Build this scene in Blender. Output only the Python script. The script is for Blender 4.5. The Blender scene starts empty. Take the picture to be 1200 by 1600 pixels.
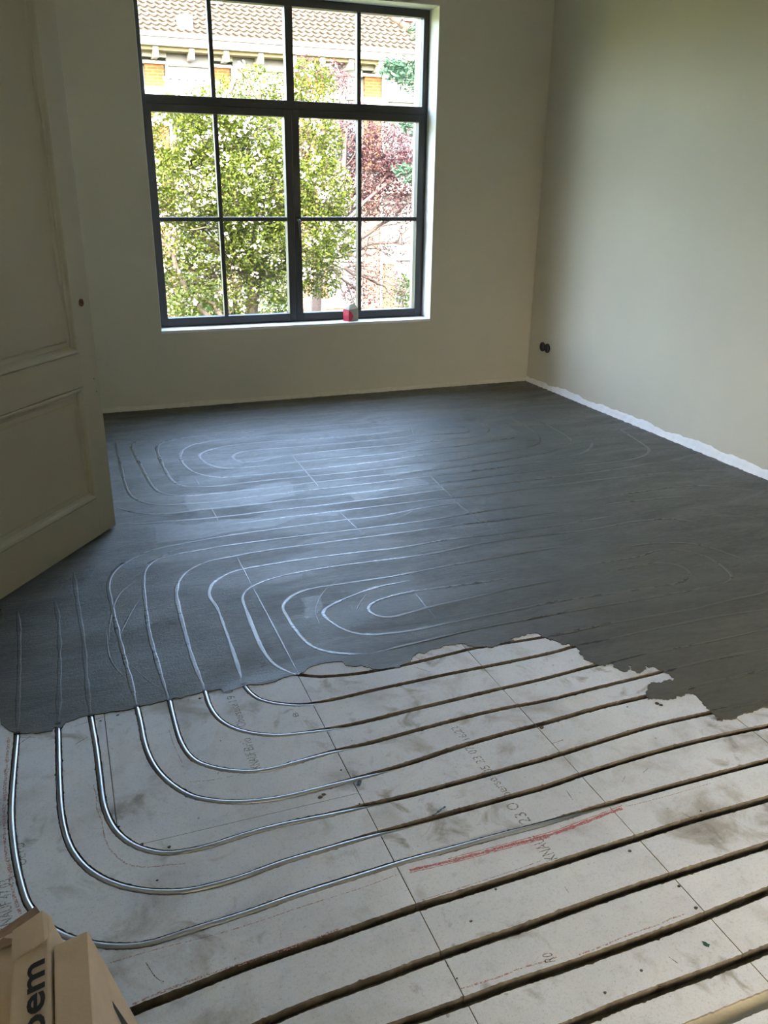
import bpy, bmesh, math, random
import numpy as np
from mathutils import Vector, Matrix

random.seed(7)
rng = np.random.default_rng(7)
scene = bpy.context.scene
COL = scene.collection

# ------------------------------------------------------------------ camera
F_PX = 1288.627
YAW, PITCH, ROLL, CAM_H = 0.3710, -0.3757, 0.0125, 1.5
_fw = Vector((math.sin(YAW) * math.cos(PITCH), math.cos(YAW) * math.cos(PITCH), math.sin(PITCH)))
_r = Vector((math.cos(YAW), -math.sin(YAW), 0.0))
_u = _r.cross(_fw)
_c, _s = math.cos(ROLL), math.sin(ROLL)
CR, CU = _c * _r + _s * _u, -_s * _r + _c * _u
CAM = Vector((0, 0, CAM_H))
cam_data = bpy.data.cameras.new('camera')
cam_data.sensor_fit = 'VERTICAL'
cam_data.sensor_height = 36.0
cam_data.lens = F_PX / 1600 * 36.0
cam_data.clip_start = 0.02
cam_data.clip_end = 300
cam = bpy.data.objects.new('camera', cam_data)
COL.objects.link(cam)
M = Matrix(((CR.x, CU.x, -_fw.x, 0), (CR.y, CU.y, -_fw.y, 0), (CR.z, CU.z, -_fw.z, CAM_H), (0, 0, 0, 1)))
cam.matrix_world = M
scene.camera = cam

# ------------------------------------------------------------------ sky, sun, exposure
SUN_EL, SUN_AZ = math.radians(42), math.radians(206)      # azimuth from +Y clockwise: behind the camera, to the left
world = bpy.data.worlds.new('sky')
scene.world = world
world.use_nodes = True
wn = world.node_tree.nodes
wn.clear()
sky = wn.new('ShaderNodeTexSky')
sky.sky_type = 'NISHITA'
sky.sun_disc = False
sky.sun_elevation = SUN_EL
sky.sun_rotation = SUN_AZ
sky.altitude = 20
sky.air_density = 1.0
sky.dust_density = 6.0
sky.ozone_density = 1.0
bg = wn.new('ShaderNodeBackground')
bg.inputs['Strength'].default_value = 0.62
wo = wn.new('ShaderNodeOutputWorld')
tint = wn.new('ShaderNodeMix')                       # the camera's white balance leans a little warm
tint.data_type = 'RGBA'
tint.blend_type = 'MULTIPLY'
tint.inputs[0].default_value = 1.0
tint.inputs[7].default_value = (1.06, 1.0, 0.94, 1)
world.node_tree.links.new(sky.outputs[0], tint.inputs[6])
world.node_tree.links.new(tint.outputs[2], bg.inputs['Color'])
world.node_tree.links.new(bg.outputs[0], wo.inputs['Surface'])

sun_data = bpy.data.lights.new('sun', 'SUN')
sun_data.energy = 0.3
sun_data.angle = math.radians(2.0)
sun_data.color = (1.0, 0.97, 0.92)
sun = bpy.data.objects.new('sun', sun_data)
COL.objects.link(sun)
sd = Vector((math.sin(SUN_AZ) * math.cos(SUN_EL), math.cos(SUN_AZ) * math.cos(SUN_EL), math.sin(SUN_EL)))
sun.rotation_euler = sd.to_track_quat('Z', 'Y').to_euler()
sun.location = (-8, -14, 22)

scene.view_settings.view_transform = 'Standard'
scene.view_settings.look = 'None'
scene.view_settings.gamma = 1.0
scene.view_settings.use_curve_mapping = False
scene.view_settings.exposure = 3.95
cy = scene.cycles
cy.use_denoising = True
cy.max_bounces = 16
cy.diffuse_bounces = 8
cy.glossy_bounces = 5
cy.transparent_max_bounces = 16
cy.caustics_reflective = False
cy.caustics_refractive = False

# ------------------------------------------------------------------ places in the room (metres)
D, R, L = 5.959, 3.585, -0.43           # window wall, right wall, left wall
REAR = -3.6
CEIL = 3.2
WL, WR, WB, WT = 0.640, 2.684, 0.542, 2.660
FR = D + 0.162                          # front of the window frame


def ray(px, py):
    return _fw + CR * ((px - 600) / F_PX) - CU * ((py - 800) / F_PX)


def at(px, py, Y):
    d = ray(px, py)
    return CAM + d * (Y / d.y)


def fl(px, py, z=0.0):
    d = ray(px, py)
    return CAM + d * ((z - CAM_H) / d.z)


def plane_hit(px, py, p0, n):
    d = ray(px, py)
    return CAM + d * ((p0 - CAM).dot(n) / d.dot(n))


# ------------------------------------------------------------------ helpers: objects
def link(name, me, mat=None, parent=None):
    o = bpy.data.objects.new(name, me)
    COL.objects.link(o)
    if mat is not None and me is not None:
        if isinstance(mat, (list, tuple)):
            for m in mat:
                me.materials.append(m)
        else:
            me.materials.append(mat)
    if parent is not None:
        o.parent = parent
        o.matrix_parent_inverse = Matrix.Identity(4)
        if parent.type == 'EMPTY' or parent.location.length > 0:
            o.matrix_parent_inverse = parent_world(parent).inverted()
    return o


def parent_world(p):
    m = Matrix.Identity(4)
    while p is not None:
        m = (p.matrix_parent_inverse if p.parent else Matrix.Identity(4)) @ p.matrix_basis @ m if False else \
            (p.matrix_basis if p.parent is None else p.matrix_parent_inverse @ p.matrix_basis) @ m
        p = p.parent
    return m


def tag(o, label=None, cat=None, group=None, kind=None):
    if label: o['label'] = label
    if cat: o['category'] = cat
    if group: o['group'] = group
    if kind: o['kind'] = kind
    return o


def empty(name, loc, label=None, cat=None, group=None, kind=None):
    o = bpy.data.objects.new(name, None)
    COL.objects.link(o)
    o.location = loc
    o.empty_display_size = 0.05
    return tag(o, label, cat, group, kind)


class MB:
    """collects geometry for ONE mesh object"""
    def __init__(self):
        self.v, self.f, self.mi, self.sm = [], [], [], []

    def add(self, vs, fs, mi=0, smooth=False):
        b = len(self.v)
        self.v.extend([tuple(v) for v in vs])
        for f in fs:
            self.f.append(tuple(i + b for i in f))
            self.mi.append(mi)
            self.sm.append(smooth)

    def box(self, lo, hi, mi=0, M=None, bev=0.0):
        (x0, y0, z0), (x1, y1, z1) = lo, hi
        if bev > 0:
            bm = bmesh.new()
            bmesh.ops.create_cube(bm, size=1)
            for v in bm.verts:
                v.co = Vector(((x0 + x1) / 2 + v.co.x * (x1 - x0), (y0 + y1) / 2 + v.co.y * (y1 - y0), (z0 + z1) / 2 + v.co.z * (z1 - z0)))
            bmesh.ops.bevel(bm, geom=list(bm.edges), offset=bev, segments=2, affect='EDGES', profile=0.6)
            bm.verts.ensure_lookup_table()
            vs = [v.co.copy() for v in bm.verts]
            fs = [[v.index for v in f.verts] for f in bm.faces]
            bm.free()
        else:
            vs = [Vector(p) for p in ((x0, y0, z0), (x1, y0, z0), (x1, y1, z0), (x0, y1, z0), (x0, y0, z1), (x1, y0, z1), (x1, y1, z1), (x0, y1, z1))]
            fs = [(0, 3, 2, 1), (4, 5, 6, 7), (0, 1, 5, 4), (1, 2, 6, 5), (2, 3, 7, 6), (3, 0, 4, 7)]
        if M is not None:
            vs = [M @ v for v in vs]
        self.add(vs, fs, mi)
        return self

    def prism(self, poly, z0, z1, mi=0, bottom=True, side=None):
        """vertical prism from a list of (x, y)"""
        n = len(poly)
        a = sum(poly[i][0] * poly[(i + 1) % n][1] - poly[(i + 1) % n][0] * poly[i][1] for i in range(n))
        if a < 0:
            poly = poly[::-1]
        vs = [(p[0], p[1], z1) for p in poly] + [(p[0], p[1], z0) for p in poly]
        fs = [tuple(range(n))]
        if bottom:
            fs.append(tuple(range(2 * n - 1, n - 1, -1)))
        self.add(vs, fs, mi)
        b = len(self.v) - 2 * n
        for i in range(n):
            self.f.append((b + i, b + n + i, b + n + (i + 1) % n, b + (i + 1) % n))
            self.mi.append(mi if side is None else side)
            self.sm.append(False)
        return self

    def tube(self, pts, rad, n=10, mi=0, caps=True, smooth=True):
        pts = [Vector(p) for p in pts]
        m = len(pts)
        rads = rad if isinstance(rad, (list, tuple)) else [rad] * m
        vs, fs = [], []
        prev = None
        for i, p in enumerate(pts):
            t = (pts[min(i + 1, m - 1)] - pts[max(i - 1, 0)]).normalized()
            a = Vector((0, 0, 1)) if abs(t.z) < 0.95 else Vector((1, 0, 0))
            if prev is not None and prev.cross(t).length > 1e-4:
                s = (prev - t * prev.dot(t)).normalized()
            else:
                s = t.cross(a).normalized()
            prev = s
            b = t.cross(s).normalized()
            for k in range(n):
                an = 2 * math.pi * k / n
                vs.append(p + (s * math.cos(an) + b * math.sin(an)) * rads[i])
        for i in range(m - 1):
            for k in range(n):
                fs.append((i * n + k, i * n + (k + 1) % n, (i + 1) * n + (k + 1) % n, (i + 1) * n + k))
        self.add(vs, fs, mi, smooth)
        if caps:
            self.add(vs[:n], [tuple(range(n - 1, -1, -1))], mi)
            self.add(vs[-n:], [tuple(range(n))], mi)
        return self

    def sweep(self, pts, prof, mi=0, smooth=True):
        """sweep an open (offset, z) profile along an xy path; prof may be a function of the index"""
        P = np.array([(p[0], p[1]) for p in pts], float)
        T = np.gradient(P, axis=0)
        T /= np.linalg.norm(T, axis=1)[:, None] + 1e-9
        N = np.stack([-T[:, 1], T[:, 0]], 1)
        vs, fs = [], []
        for i in range(len(P)):
            pr = prof(i) if callable(prof) else prof
            k = len(pr)
            for (o, z) in pr:
                vs.append((P[i, 0] + N[i, 0] * o, P[i, 1] + N[i, 1] * o, z))
        for i in range(len(P) - 1):
            for j in range(k - 1):
                fs.append((i * k + j + 1, i * k + j, (i + 1) * k + j, (i + 1) * k + j + 1))
        self.add(vs, fs, mi, smooth)
        return self

    def lathe(self, prof, center, axis='Z', n=24, mi=0, smooth=True, M=None):
        vs, fs = [], []
        for (r_, z_) in prof:
            for k in range(n):
                a = 2 * math.pi * k / n
                vs.append(Vector((r_ * math.cos(a), r_ * math.sin(a), z_)))
        m = len(prof)
        for i in range(m - 1):
            for k in range(n):
                fs.append((i * n + k, i * n + (k + 1) % n, (i + 1) * n + (k + 1) % n, (i + 1) * n + k))
        fs.append(tuple(range((m - 1) * n, m * n)))
        if axis == 'X-':
            Mx = Matrix.Rotation(-math.pi / 2, 4, 'Y')
        elif axis == 'Y-':
            Mx = Matrix.Rotation(math.pi / 2, 4, 'X')
        else:
            Mx = Matrix.Identity(4)
        if M is not None:
            Mx = M @ Mx
        self.add([Vector(center) + (Mx @ v) for v in vs], fs, mi, smooth)
        return self

    def mesh(self, name):
        me = bpy.data.meshes.new(name)
        me.from_pydata(self.v, [], self.f)
        me.polygons.foreach_set('material_index', self.mi)
        me.polygons.foreach_set('use_smooth', self.sm)
        me.update()
        return me

    def build(self, name, mat, parent=None):
        return link(name, self.mesh(name), mat, parent)


# ------------------------------------------------------------------ helpers: materials
def lin(c):
    return tuple((x / 12.92 if x <= 0.04045 else ((x + 0.055) / 1.055) ** 2.4) for x in [v / 255 for v in c])


class Mat:
    def __init__(self, name):
        self.m = bpy.data.materials.new(name)
        self.m.use_nodes = True
        self.t = self.m.node_tree
        self.n, self.l = self.t.nodes, self.t.links
        self.b = self.n['Principled BSDF']
        self.tc = None

    def coord(self, scale=(1, 1, 1), rot=(0, 0, 0)):
        if self.tc is None:
            self.tc = self.n.new('ShaderNodeTexCoord')
        mp = self.n.new('ShaderNodeMapping')
        mp.inputs['Scale'].default_value = scale
        mp.inputs['Rotation'].default_value = rot
        self.l.new(self.tc.outputs['Object'], mp.inputs['Vector'])
        return mp.outputs[0]

    def noise(self, scale, detail=4, rough=0.55, vec=None, dist=0.0, stretch=(1, 1, 1), rot=(0, 0, 0)):
        nd = self.n.new('ShaderNodeTexNoise')
        nd.inputs['Scale'].default_value = scale
        nd.inputs['Detail'].default_value = detail
        nd.inputs['Roughness'].default_value = rough
        nd.inputs['Distortion'].default_value = dist
        self.l.new(vec if vec is not None else self.coord(stretch, rot), nd.inputs['Vector'])
        return nd.outputs['Fac']

    def ramp(self, fac, stops):
        rp = self.n.new('ShaderNodeValToRGB')
        el = rp.color_ramp.elements
        while len(el) > 1:
            el.remove(el[-1])
        for i, (p, c) in enumerate(stops):
            e = el[0] if i == 0 else el.new(p)
            e.position = p
            e.color = (*c, 1) if len(c) == 3 else c
        self.l.new(fac, rp.inputs['Fac'])
        return rp.outputs['Color']

    def gray(self, fac, p0, v0, p1, v1):
        mr = self.n.new('ShaderNodeMapRange')
        for k, v in zip(('From Min', 'From Max', 'To Min', 'To Max'), (p0, p1, v0, v1)):
            mr.inputs[k].default_value = v
        self.l.new(fac, mr.inputs['Value'])
        return mr.outputs[0]

    def mix(self, fac, a, b, blend='MIX'):
        mx = self.n.new('ShaderNodeMix')
        mx.data_type = 'RGBA'
        mx.blend_type = blend
        if isinstance(fac, (int, float)):
            mx.inputs[0].default_value = fac
        else:
            self.l.new(fac, mx.inputs[0])
        for idx, c in ((6, a), (7, b)):
            if isinstance(c, tuple):
                mx.inputs[idx].default_value = (*c, 1)
            else:
                self.l.new(c, mx.inputs[idx])
        return mx.outputs[2]

    def mul(self, a, b, op='MULTIPLY'):
        mt = self.n.new('ShaderNodeMath')
        mt.operation = op
        for i, v in enumerate((a, b)):
            if isinstance(v, (int, float)):
                mt.inputs[i].default_value = v
            else:
                self.l.new(v, mt.inputs[i])
        return mt.outputs[0]

    def set(self, **kw):
        for k, v in kw.items():
            s = self.b.inputs[{'color': 'Base Color', 'rough': 'Roughness', 'metal': 'Metallic', 'spec': 'Specular IOR Level', 'alpha': 'Alpha', 'coat': 'Coat Weight'}[k]]
            if isinstance(v, (int, float)):
                s.default_value = v
            elif isinstance(v, tuple):
                s.default_value = (*v, 1)
            else:
                self.l.new(v, s)
        return self

    def bump(self, h, strength=0.3, dist=0.01):
        bp = self.n.new('ShaderNodeBump')
        bp.inputs['Strength'].default_value = strength
        bp.inputs['Distance'].default_value = dist
        self.l.new(h, bp.inputs['Height'])
        self.l.new(bp.outputs[0], self.b.inputs['Normal'])
        return self


def simple(name, c, rough=0.6, var=0.08, scale=12, metal=0.0, spec=0.5, bump=0.0, bscale=60, bdist=0.003):
    m = Mat(name)
    c = lin(c)
    n = m.noise(scale)
    m.set(color=m.ramp(n, [(0.25, tuple(x * (1 - var) for x in c)), (0.75, tuple(min(1, x * (1 + var)) for x in c))]), rough=rough, metal=metal, spec=spec)
    if bump:
        m.bump(m.noise(bscale, 5), bump, bdist)
    return m.m


def wall_paint(name, c):
    m = Mat(name)
    c = lin(c)
    n = m.noise(1.4, 4)
    m.set(color=m.ramp(n, [(0.3, tuple(x * 0.97 for x in c)), (0.7, tuple(x * 1.03 for x in c))]), rough=0.85, spec=0.25)
    m.bump(m.noise(45, 4), 0.08, 0.002)
    return m.m


def board_mat():
    m = Mat('gypsum_fibre_board')
    base = m.ramp(m.noise(2.3, 6, 0.6), [(0.28, lin((208, 213, 222))), (0.5, lin((219, 224, 233))), (0.75, lin((230, 235, 243)))])
    blot = m.ramp(m.noise(5.2, 5, 0.62, dist=0.5), [(0.50, (0, 0, 0)), (0.64, (1, 1, 1))])
    big = m.ramp(m.noise(1.3, 2, 0.5), [(0.42, (0, 0, 0)), (0.62, (1, 1, 1))])
    st = m.mul(m.mul(blot, big), 0.62)
    col = m.mix(st, base, lin((140, 130, 115)))
    blot2 = m.ramp(m.noise(8.5, 4, 0.6, dist=0.8), [(0.56, (0, 0, 0)), (0.68, (1, 1, 1))])
    big2 = m.ramp(m.noise(2.1, 2, 0.5), [(0.44, (0, 0, 0)), (0.56, (1, 1, 1))])
    col = m.mix(m.mul(m.mul(blot2, big2), 0.7), col, lin((138, 134, 128)))
    chalk = m.ramp(m.noise(9.0, 6, 0.7), [(0.60, (0, 0, 0)), (0.74, (1, 1, 1))])
    col = m.mix(m.mul(chalk, 0.35), col, lin((232, 231, 229)))
    spk = m.ramp(m.noise(130, 3, 0.7), [(0.28, (0.70, 0.69, 0.68)), (0.44, (0.98, 0.98, 0.98)), (0.72, (1.0, 1.0, 1.0))])
    col = m.mix(0.8, col, spk, 'MULTIPLY')
    mid = m.ramp(m.noise(22, 5, 0.7), [(0.28, (0.82, 0.81, 0.80)), (0.46, (1, 1, 1))])
    col = m.mix(0.75, col, mid, 'MULTIPLY')
    speck = m.ramp(m.noise(38, 2, 0.5), [(0.74, (0, 0, 0)), (0.78, (1, 1, 1))])
    col = m.mix(m.mul(speck, 0.5), col, lin((92, 86, 76)))
    grit = m.ramp(m.noise(330, 3, 0.75), [(0.30, (0.72, 0.71, 0.70)), (0.48, (1, 1, 1))])
    col = m.mix(0.7, col, grit, 'MULTIPLY')
    m.set(color=col, rough=0.86, spec=0.25)
    m.bump(m.noise(170, 5, 0.7), 0.3, 0.002)
    return m.m


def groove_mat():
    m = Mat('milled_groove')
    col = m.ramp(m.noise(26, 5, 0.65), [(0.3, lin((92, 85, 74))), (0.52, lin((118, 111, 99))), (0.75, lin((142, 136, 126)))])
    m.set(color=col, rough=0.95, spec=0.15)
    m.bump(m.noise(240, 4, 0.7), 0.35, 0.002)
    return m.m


def screed_mat(name, rlo, rhi, tint=1.0, bumpk=1.0):
    m = Mat(name)
    c0, c1 = lin((78, 77, 69)), lin((92, 91, 82))
    n = m.noise(1.7, 6, 0.6)
    col = m.ramp(n, [(0.3, tuple(x * tint for x in c0)), (0.7, tuple(x * tint for x in c1))])
    # damp, troweled patches: long along the pipes
    pat = m.noise(3.0, 6, 0.66, stretch=(0.5, 1.9, 1), dist=0.9)
    fine = m.noise(46, 5, 0.75, stretch=(0.6, 1.4, 1))
    rr = m.mul(m.gray(pat, 0.38, rlo, 0.62, rhi), m.gray(fine, 0.32, 0.80, 0.68, 1.22))
    m.set(color=col, rough=rr, spec=0.5)
    b = m.mul(m.mul(m.noise(75, 5, 0.72, stretch=(0.3, 1.6, 1)), 0.6), m.mul(m.noise(170, 4, 0.75), 0.6), 'ADD')
    m.bump(b, min(1.0, 0.40 * bumpk), 0.004)
    return m.m


def glass_mat():
    m = bpy.data.materials.new('window_glass')
    m.use_nodes = True
    t = m.node_tree
    t.nodes.clear()
    out = t.nodes.new('ShaderNodeOutputMaterial')
    mx = t.nodes.new('ShaderNodeMixShader')
    fr = t.nodes.new('ShaderNodeFresnel')
    ge = t.nodes.new('ShaderNodeNewGeometry')      # the far face of the thin pane reflects as the near one does
    mr = t.nodes.new('ShaderNodeMapRange')
    mr.inputs['To Min'].default_value = 1.45
    mr.inputs['To Max'].default_value = 1 / 1.45
    t.links.new(ge.outputs['Backfacing'], mr.inputs['Value'])
    t.links.new(mr.outputs[0], fr.inputs['IOR'])
    tr = t.nodes.new('ShaderNodeBsdfTransparent')
    tr.inputs['Color'].default_value = (0.96, 0.98, 0.975, 1)
    gl = t.nodes.new('ShaderNodeBsdfGlossy')
    gl.inputs['Roughness'].default_value = 0.02
    t.links.new(fr.outputs[0], mx.inputs[0])
    t.links.new(tr.outputs[0], mx.inputs[1])
    t.links.new(gl.outputs[0], mx.inputs[2])
    t.links.new(mx.outputs[0], out.inputs['Surface'])
    return m


def chalk_mat(name, c, density):
    """dry chalk or ink rubbed on the board: broken up, with gaps that show the board"""
    m = Mat(name)
    a = m.ramp(m.noise(210, 4, 0.7), [(0.5 - density * 0.25, (0, 0, 0)), (0.5 + 0.12, (1, 1, 1))])
    m.set(color=lin(c), rough=0.95, spec=0.1, alpha=a)
    return m.m


def leaf_mat(name, stops, trans=0.45):
    m = Mat(name)
    oi = m.n.new('ShaderNodeNewGeometry')
    col = m.ramp(oi.outputs['Random Per Island'], stops)
    m.set(color=col, rough=0.6, spec=0.12)
    tr = m.n.new('ShaderNodeBsdfTranslucent')
    m.l.new(col, tr.inputs['Color'])
    mx = m.n.new('ShaderNodeMixShader')
    mx.inputs[0].default_value = trans
    out = m.n['Material Output']
    m.l.new(m.b.outputs[0], mx.inputs[1])
    m.l.new(tr.outputs[0], mx.inputs[2])
    m.l.new(mx.outputs[0], out.inputs['Surface'])
    return m.m


def brick_mat(name, c1, c2, mortar, w, h, rot=(math.pi / 2, 0, 0), joint=0.008):
    m = Mat(name)
    bt = m.n.new('ShaderNodeTexBrick')
    bt.inputs['Color1'].default_value = (*lin(c1), 1)
    bt.inputs['Color2'].default_value = (*lin(c2), 1)
    bt.inputs['Mortar'].default_value = (*lin(mortar), 1)
    bt.inputs['Scale'].default_value = 1.0
    bt.inputs['Brick Width'].default_value = w
    bt.inputs['Row Height'].default_value = h
    bt.inputs['Mortar Size'].default_value = joint
    m.l.new(m.coord((1, 1, 1), rot), bt.inputs['Vector'])
    m.set(color=bt.outputs['Color'], rough=0.9, spec=0.05)
    return m.m


MT = {}
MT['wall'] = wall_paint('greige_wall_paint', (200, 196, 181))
MT['ceil'] = wall_paint('ceiling_paint', (178, 173, 158))
MT['reveal'] = simple('white_reveal_paint', (226, 227, 226), 0.55, 0.02)
MT['white_plaster'] = simple('white_filler', (228, 229, 232), 0.8, 0.05, 20, bump=0.4, bscale=40, bdist=0.004)
MT['cream_plaster'] = simple('cream_filler', (205, 201, 188), 0.85, 0.06, 20, bump=0.4, bscale=40, bdist=0.004)
MT['board'] = board_mat()
MT['groove'] = groove_mat()
MT['groove_fill'] = simple('pale_filled_groove', (172, 166, 148), 0.9, 0.1, 14, bump=0.4, bscale=120)
MT['sub'] = simple('subfloor', (120, 112, 98), 0.95, 0.1, 8)
MT['screed'] = screed_mat('damp_levelling_compound', 0.38, 0.62, 0.94, 1.9)
MT['trace'] = screed_mat('smooth_compound_ridge', 0.26, 0.37, 1.06, 0.7)
MT['smooth'] = screed_mat('fresh_smoothed_compound', 0.36, 0.46, 1.0, 1.5)
MT['pipe'] = simple('aluminium_pipe', (172, 175, 180), 0.36, 0.06, 9, metal=0.8, bump=0.1, bscale=25)
MT['frame'] = simple('anthracite_frame', (50, 51, 51), 0.42, 0.06, 6)
MT['glass'] = glass_mat()
MT['handle'] = simple('dark_handle_metal', (62, 62, 64), 0.3, 0.05, metal=0.6)
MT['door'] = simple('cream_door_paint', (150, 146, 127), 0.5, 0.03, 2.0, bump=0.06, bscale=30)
MT['hole'] = simple('bare_wood_hole', (96, 58, 38), 0.9, 0.2, 60)
MT['black'] = simple('black_plastic_and_shade', (16, 16, 17), 0.45, 0.1)  # socket plastic; also the painted shade at pipe and groove ends
MT['card'] = simple('brown_cardboard', (200, 180, 156), 0.85, 0.07, 18, bump=0.15, bscale=120)
MT['card_edge'] = simple('cardboard_cut_edge', (146, 118, 92), 0.9, 0.12, 60)
MT['ink'] = simple('dark_ink', (44, 44, 46), 0.8, 0.1, 60)
MT['stamp'] = chalk_mat('faded_stamp_ink', (122, 119, 116), 0.5)
MT['red'] = chalk_mat('red_chalk', (204, 116, 120), 0.75)
MT['red_faint'] = chalk_mat('faint_red_chalk', (198, 142, 138), 0.2)
MT['pencil'] = chalk_mat('pencil', (70, 66, 60), 0.8)
MT['blue'] = chalk_mat('blue_marker', (36, 86, 128), 1.1)
MT['green'] = chalk_mat('green_paint', (62, 104, 88), 1.2)
MT['mud'] = simple('grey_compound_crumb', (74, 70, 62), 0.9, 0.2, 60)


# ------------------------------------------------------------------ room shell
def wall(name, boxes, mat, label):
    mb = MB()
    for lo, hi in boxes:
        mb.box(lo, hi)
    return tag(mb.build(name, mat), label, kind='structure')


WTK, WTB = 0.30, 0.42
wall('wall_back', [((L - WTK, D, -0.3), (WL, D + WTB, CEIL)), ((WR, D, -0.3), (R + WTK, D + WTB, CEIL)),
                   ((WL, D, -0.3), (WR, D + WTB, WB)), ((WL, D, WT), (WR, D + WTB, CEIL))], MT['wall'],
     'greige painted wall around the dark steel-look window')
wall('wall_right', [((R, REAR, -0.3), (R + WTK, D, CEIL))], MT['wall'], 'greige painted wall on the right with a double socket low down')
HX = L - 0.10
DOOR_Y0, DOOR_Y1, DOOR_H = 2.22, 3.09, 2.36
LW = (-3.45, -2.3, 0.75, 2.35)           # added window for fill light, unseen in the left wall behind the viewer
wall('wall_left', [((HX, REAR, -0.3), (L, LW[0], CEIL)), ((HX, LW[1], -0.3), (L, DOOR_Y0, CEIL)), ((HX, LW[0], -0.3), (L, LW[1], LW[2])), ((HX, LW[0], LW[3]), (L, LW[1], CEIL)), ((HX, DOOR_Y1, -0.3), (L, D, CEIL)), ((HX, DOOR_Y0, DOOR_H), (L, DOOR_Y1, CEIL))], MT['wall'],
     'greige painted wall on the left with the doorway')
wall('wall_rear', [((HX, REAR - WTK, -0.3), (R + WTK, REAR, CEIL))], MT['wall'], 'greige painted wall behind the viewer')
wall('wall_hall', [((L - 1.7, 1.2, -0.3), (L - 1.5, D + WTK, CEIL)), ((L - 1.5, 1.2, -0.3), (HX, 1.4, CEIL)), ((L - 1.5, D, -0.3), (L - WTK, D + WTK, CEIL))], MT['wall'], 'hall wall beyond the doorway')
wall('floor_hall', [((L - 1.5, 1.4, -0.3), (L, D, -0.03))], MT['wall'], 'hall floor beyond the doorway')
wall('ceiling', [((HX, REAR - WTK, CEIL), (R + WTK, D + WTK, CEIL + 0.3)), ((L - 1.7, 1.2, CEIL), (HX, D + WTK, CEIL + 0.3))], MT['ceil'], 'white ceiling')

# ------------------------------------------------------------------ floor: boards, grooves, pipes
GR = {}   # traced centre lines: frame positions on the floor plane, inner curve first
GR['P8'] = [(467, 1055), (500, 1058), (542, 1055), (580, 1050), (635, 1039), (710, 1021), (750, 1012), (845, 997), (906, 985)]
GR['P7'] = [(380, 1069), (390, 1082), (407, 1094), (435, 1100), (470, 1102), (505, 1097), (542, 1089), (580, 1080), (635, 1068), (710, 1052), (785, 1037), (860, 1021), (900, 1010), (942, 1001)]
GR['P6'] = [(320, 1079), (327, 1102), (340, 1122), (362, 1137), (392, 1146), (435, 1150), (480, 1145), (530, 1137), (580, 1126), (635, 1112), (710, 1094), (785, 1076), (850, 1061), (930, 1040), (1002, 1024)]
GR['P5'] = [(265, 1095), (272, 1125), (282, 1158), (300, 1185), (330, 1199), (375, 1206), (417, 1204), (467, 1191), (517, 1176), (580, 1161), (635, 1146), (710, 1126), (785, 1108), (850, 1096), (930, 1076), (1020, 1054), (1047, 1046)]
GR['P4'] = [(214, 1105), (220, 1130), (227, 1165), (240, 1195), (260, 1219), (290, 1240), (317, 1249), (367, 1254), (430, 1249), (492, 1235), (570, 1214), (635, 1195), (710, 1170), (785, 1148), (850, 1131), (930, 1108), (1005, 1090), (1050, 1079)]
GR['P3'] = [(142, 1120), (150, 1165), (157, 1220), (162, 1257), (175, 1290), (195, 1312), (220, 1326), (255, 1334), (290, 1331), (330, 1322), (380, 1306), (430, 1292), (505, 1276), (570, 1260), (635, 1245), (710, 1225), (772, 1208), (850, 1187), (930, 1162), (1020, 1135), (1110, 1114), (1149, 1104)]
GR['P2'] = [(91, 1132), (92, 1190), (93, 1225), (96, 1270), (105, 1312), (120, 1340), (142, 1362), (175, 1380), (212, 1390), (250, 1394), (290, 1393), (330, 1385), (385, 1369), (442, 1348), (505, 1329), (570, 1309), (635, 1291), (685, 1277), (735, 1263), (797, 1246), (860, 1228), (918, 1208), (1020, 1177), (1110, 1154), (1200, 1135)]
GR['P1'] = [(27, 1147), (24, 1180), (20, 1228), (18, 1270), (20, 1307), (25, 1345), (34, 1385), (45, 1415), (68, 1442), (102, 1463), (154, 1477), (200, 1479), (238, 1474), (290, 1457), (380, 1429), (465, 1399), (570, 1366), (635, 1346), (710, 1326), (785, 1305), (850, 1288), (945, 1259), (1050, 1229), (1140, 1205), (1200, 1189)]
GR['G1'] = [(209, 1581), (260, 1561), (320, 1537), (380, 1513), (440, 1492), (500, 1472), (560, 1451), (620, 1430), (652, 1419), (730, 1395), (790, 1376), (850, 1357), (930, 1331), (990, 1312), (1080, 1283), (1140, 1266), (1200, 1249)]
GR['G2'] = [(422, 1597), (470, 1576), (540, 1550), (595, 1530), (688, 1495), (760, 1470), (820, 1450), (890, 1424), (990, 1389), (1080, 1360), (1200, 1321)]
GR['G3'] = [(640, 1597), (730, 1565), (805, 1537), (880, 1513), (960, 1485), (1080, 1441), (1200, 1393)]
GR['G4'] = [(909, 1596), (990, 1563), (1080, 1530), (1140, 1508), (1200, 1484)]
GR['G5'] = [(1108, 1599), (1155, 1580), (1200, 1561)]
ORDER = ['P8', 'P7', 'P6', 'P5', 'P4', 'P3', 'P2', 'P1', 'G1', 'G2', 'G3', 'G4', 'G5']


def resample(P, step):
    P = np.asarray(P, float)
    d = np.r_[0, np.cumsum(np.linalg.norm(np.diff(P, axis=0), axis=1))]
    n = max(2, int(d[-1] / step) + 1)
    s = np.linspace(0, d[-1], n)
    return np.stack([np.interp(s, d, P[:, k]) for k in range(P.shape[1])], 1)


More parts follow.
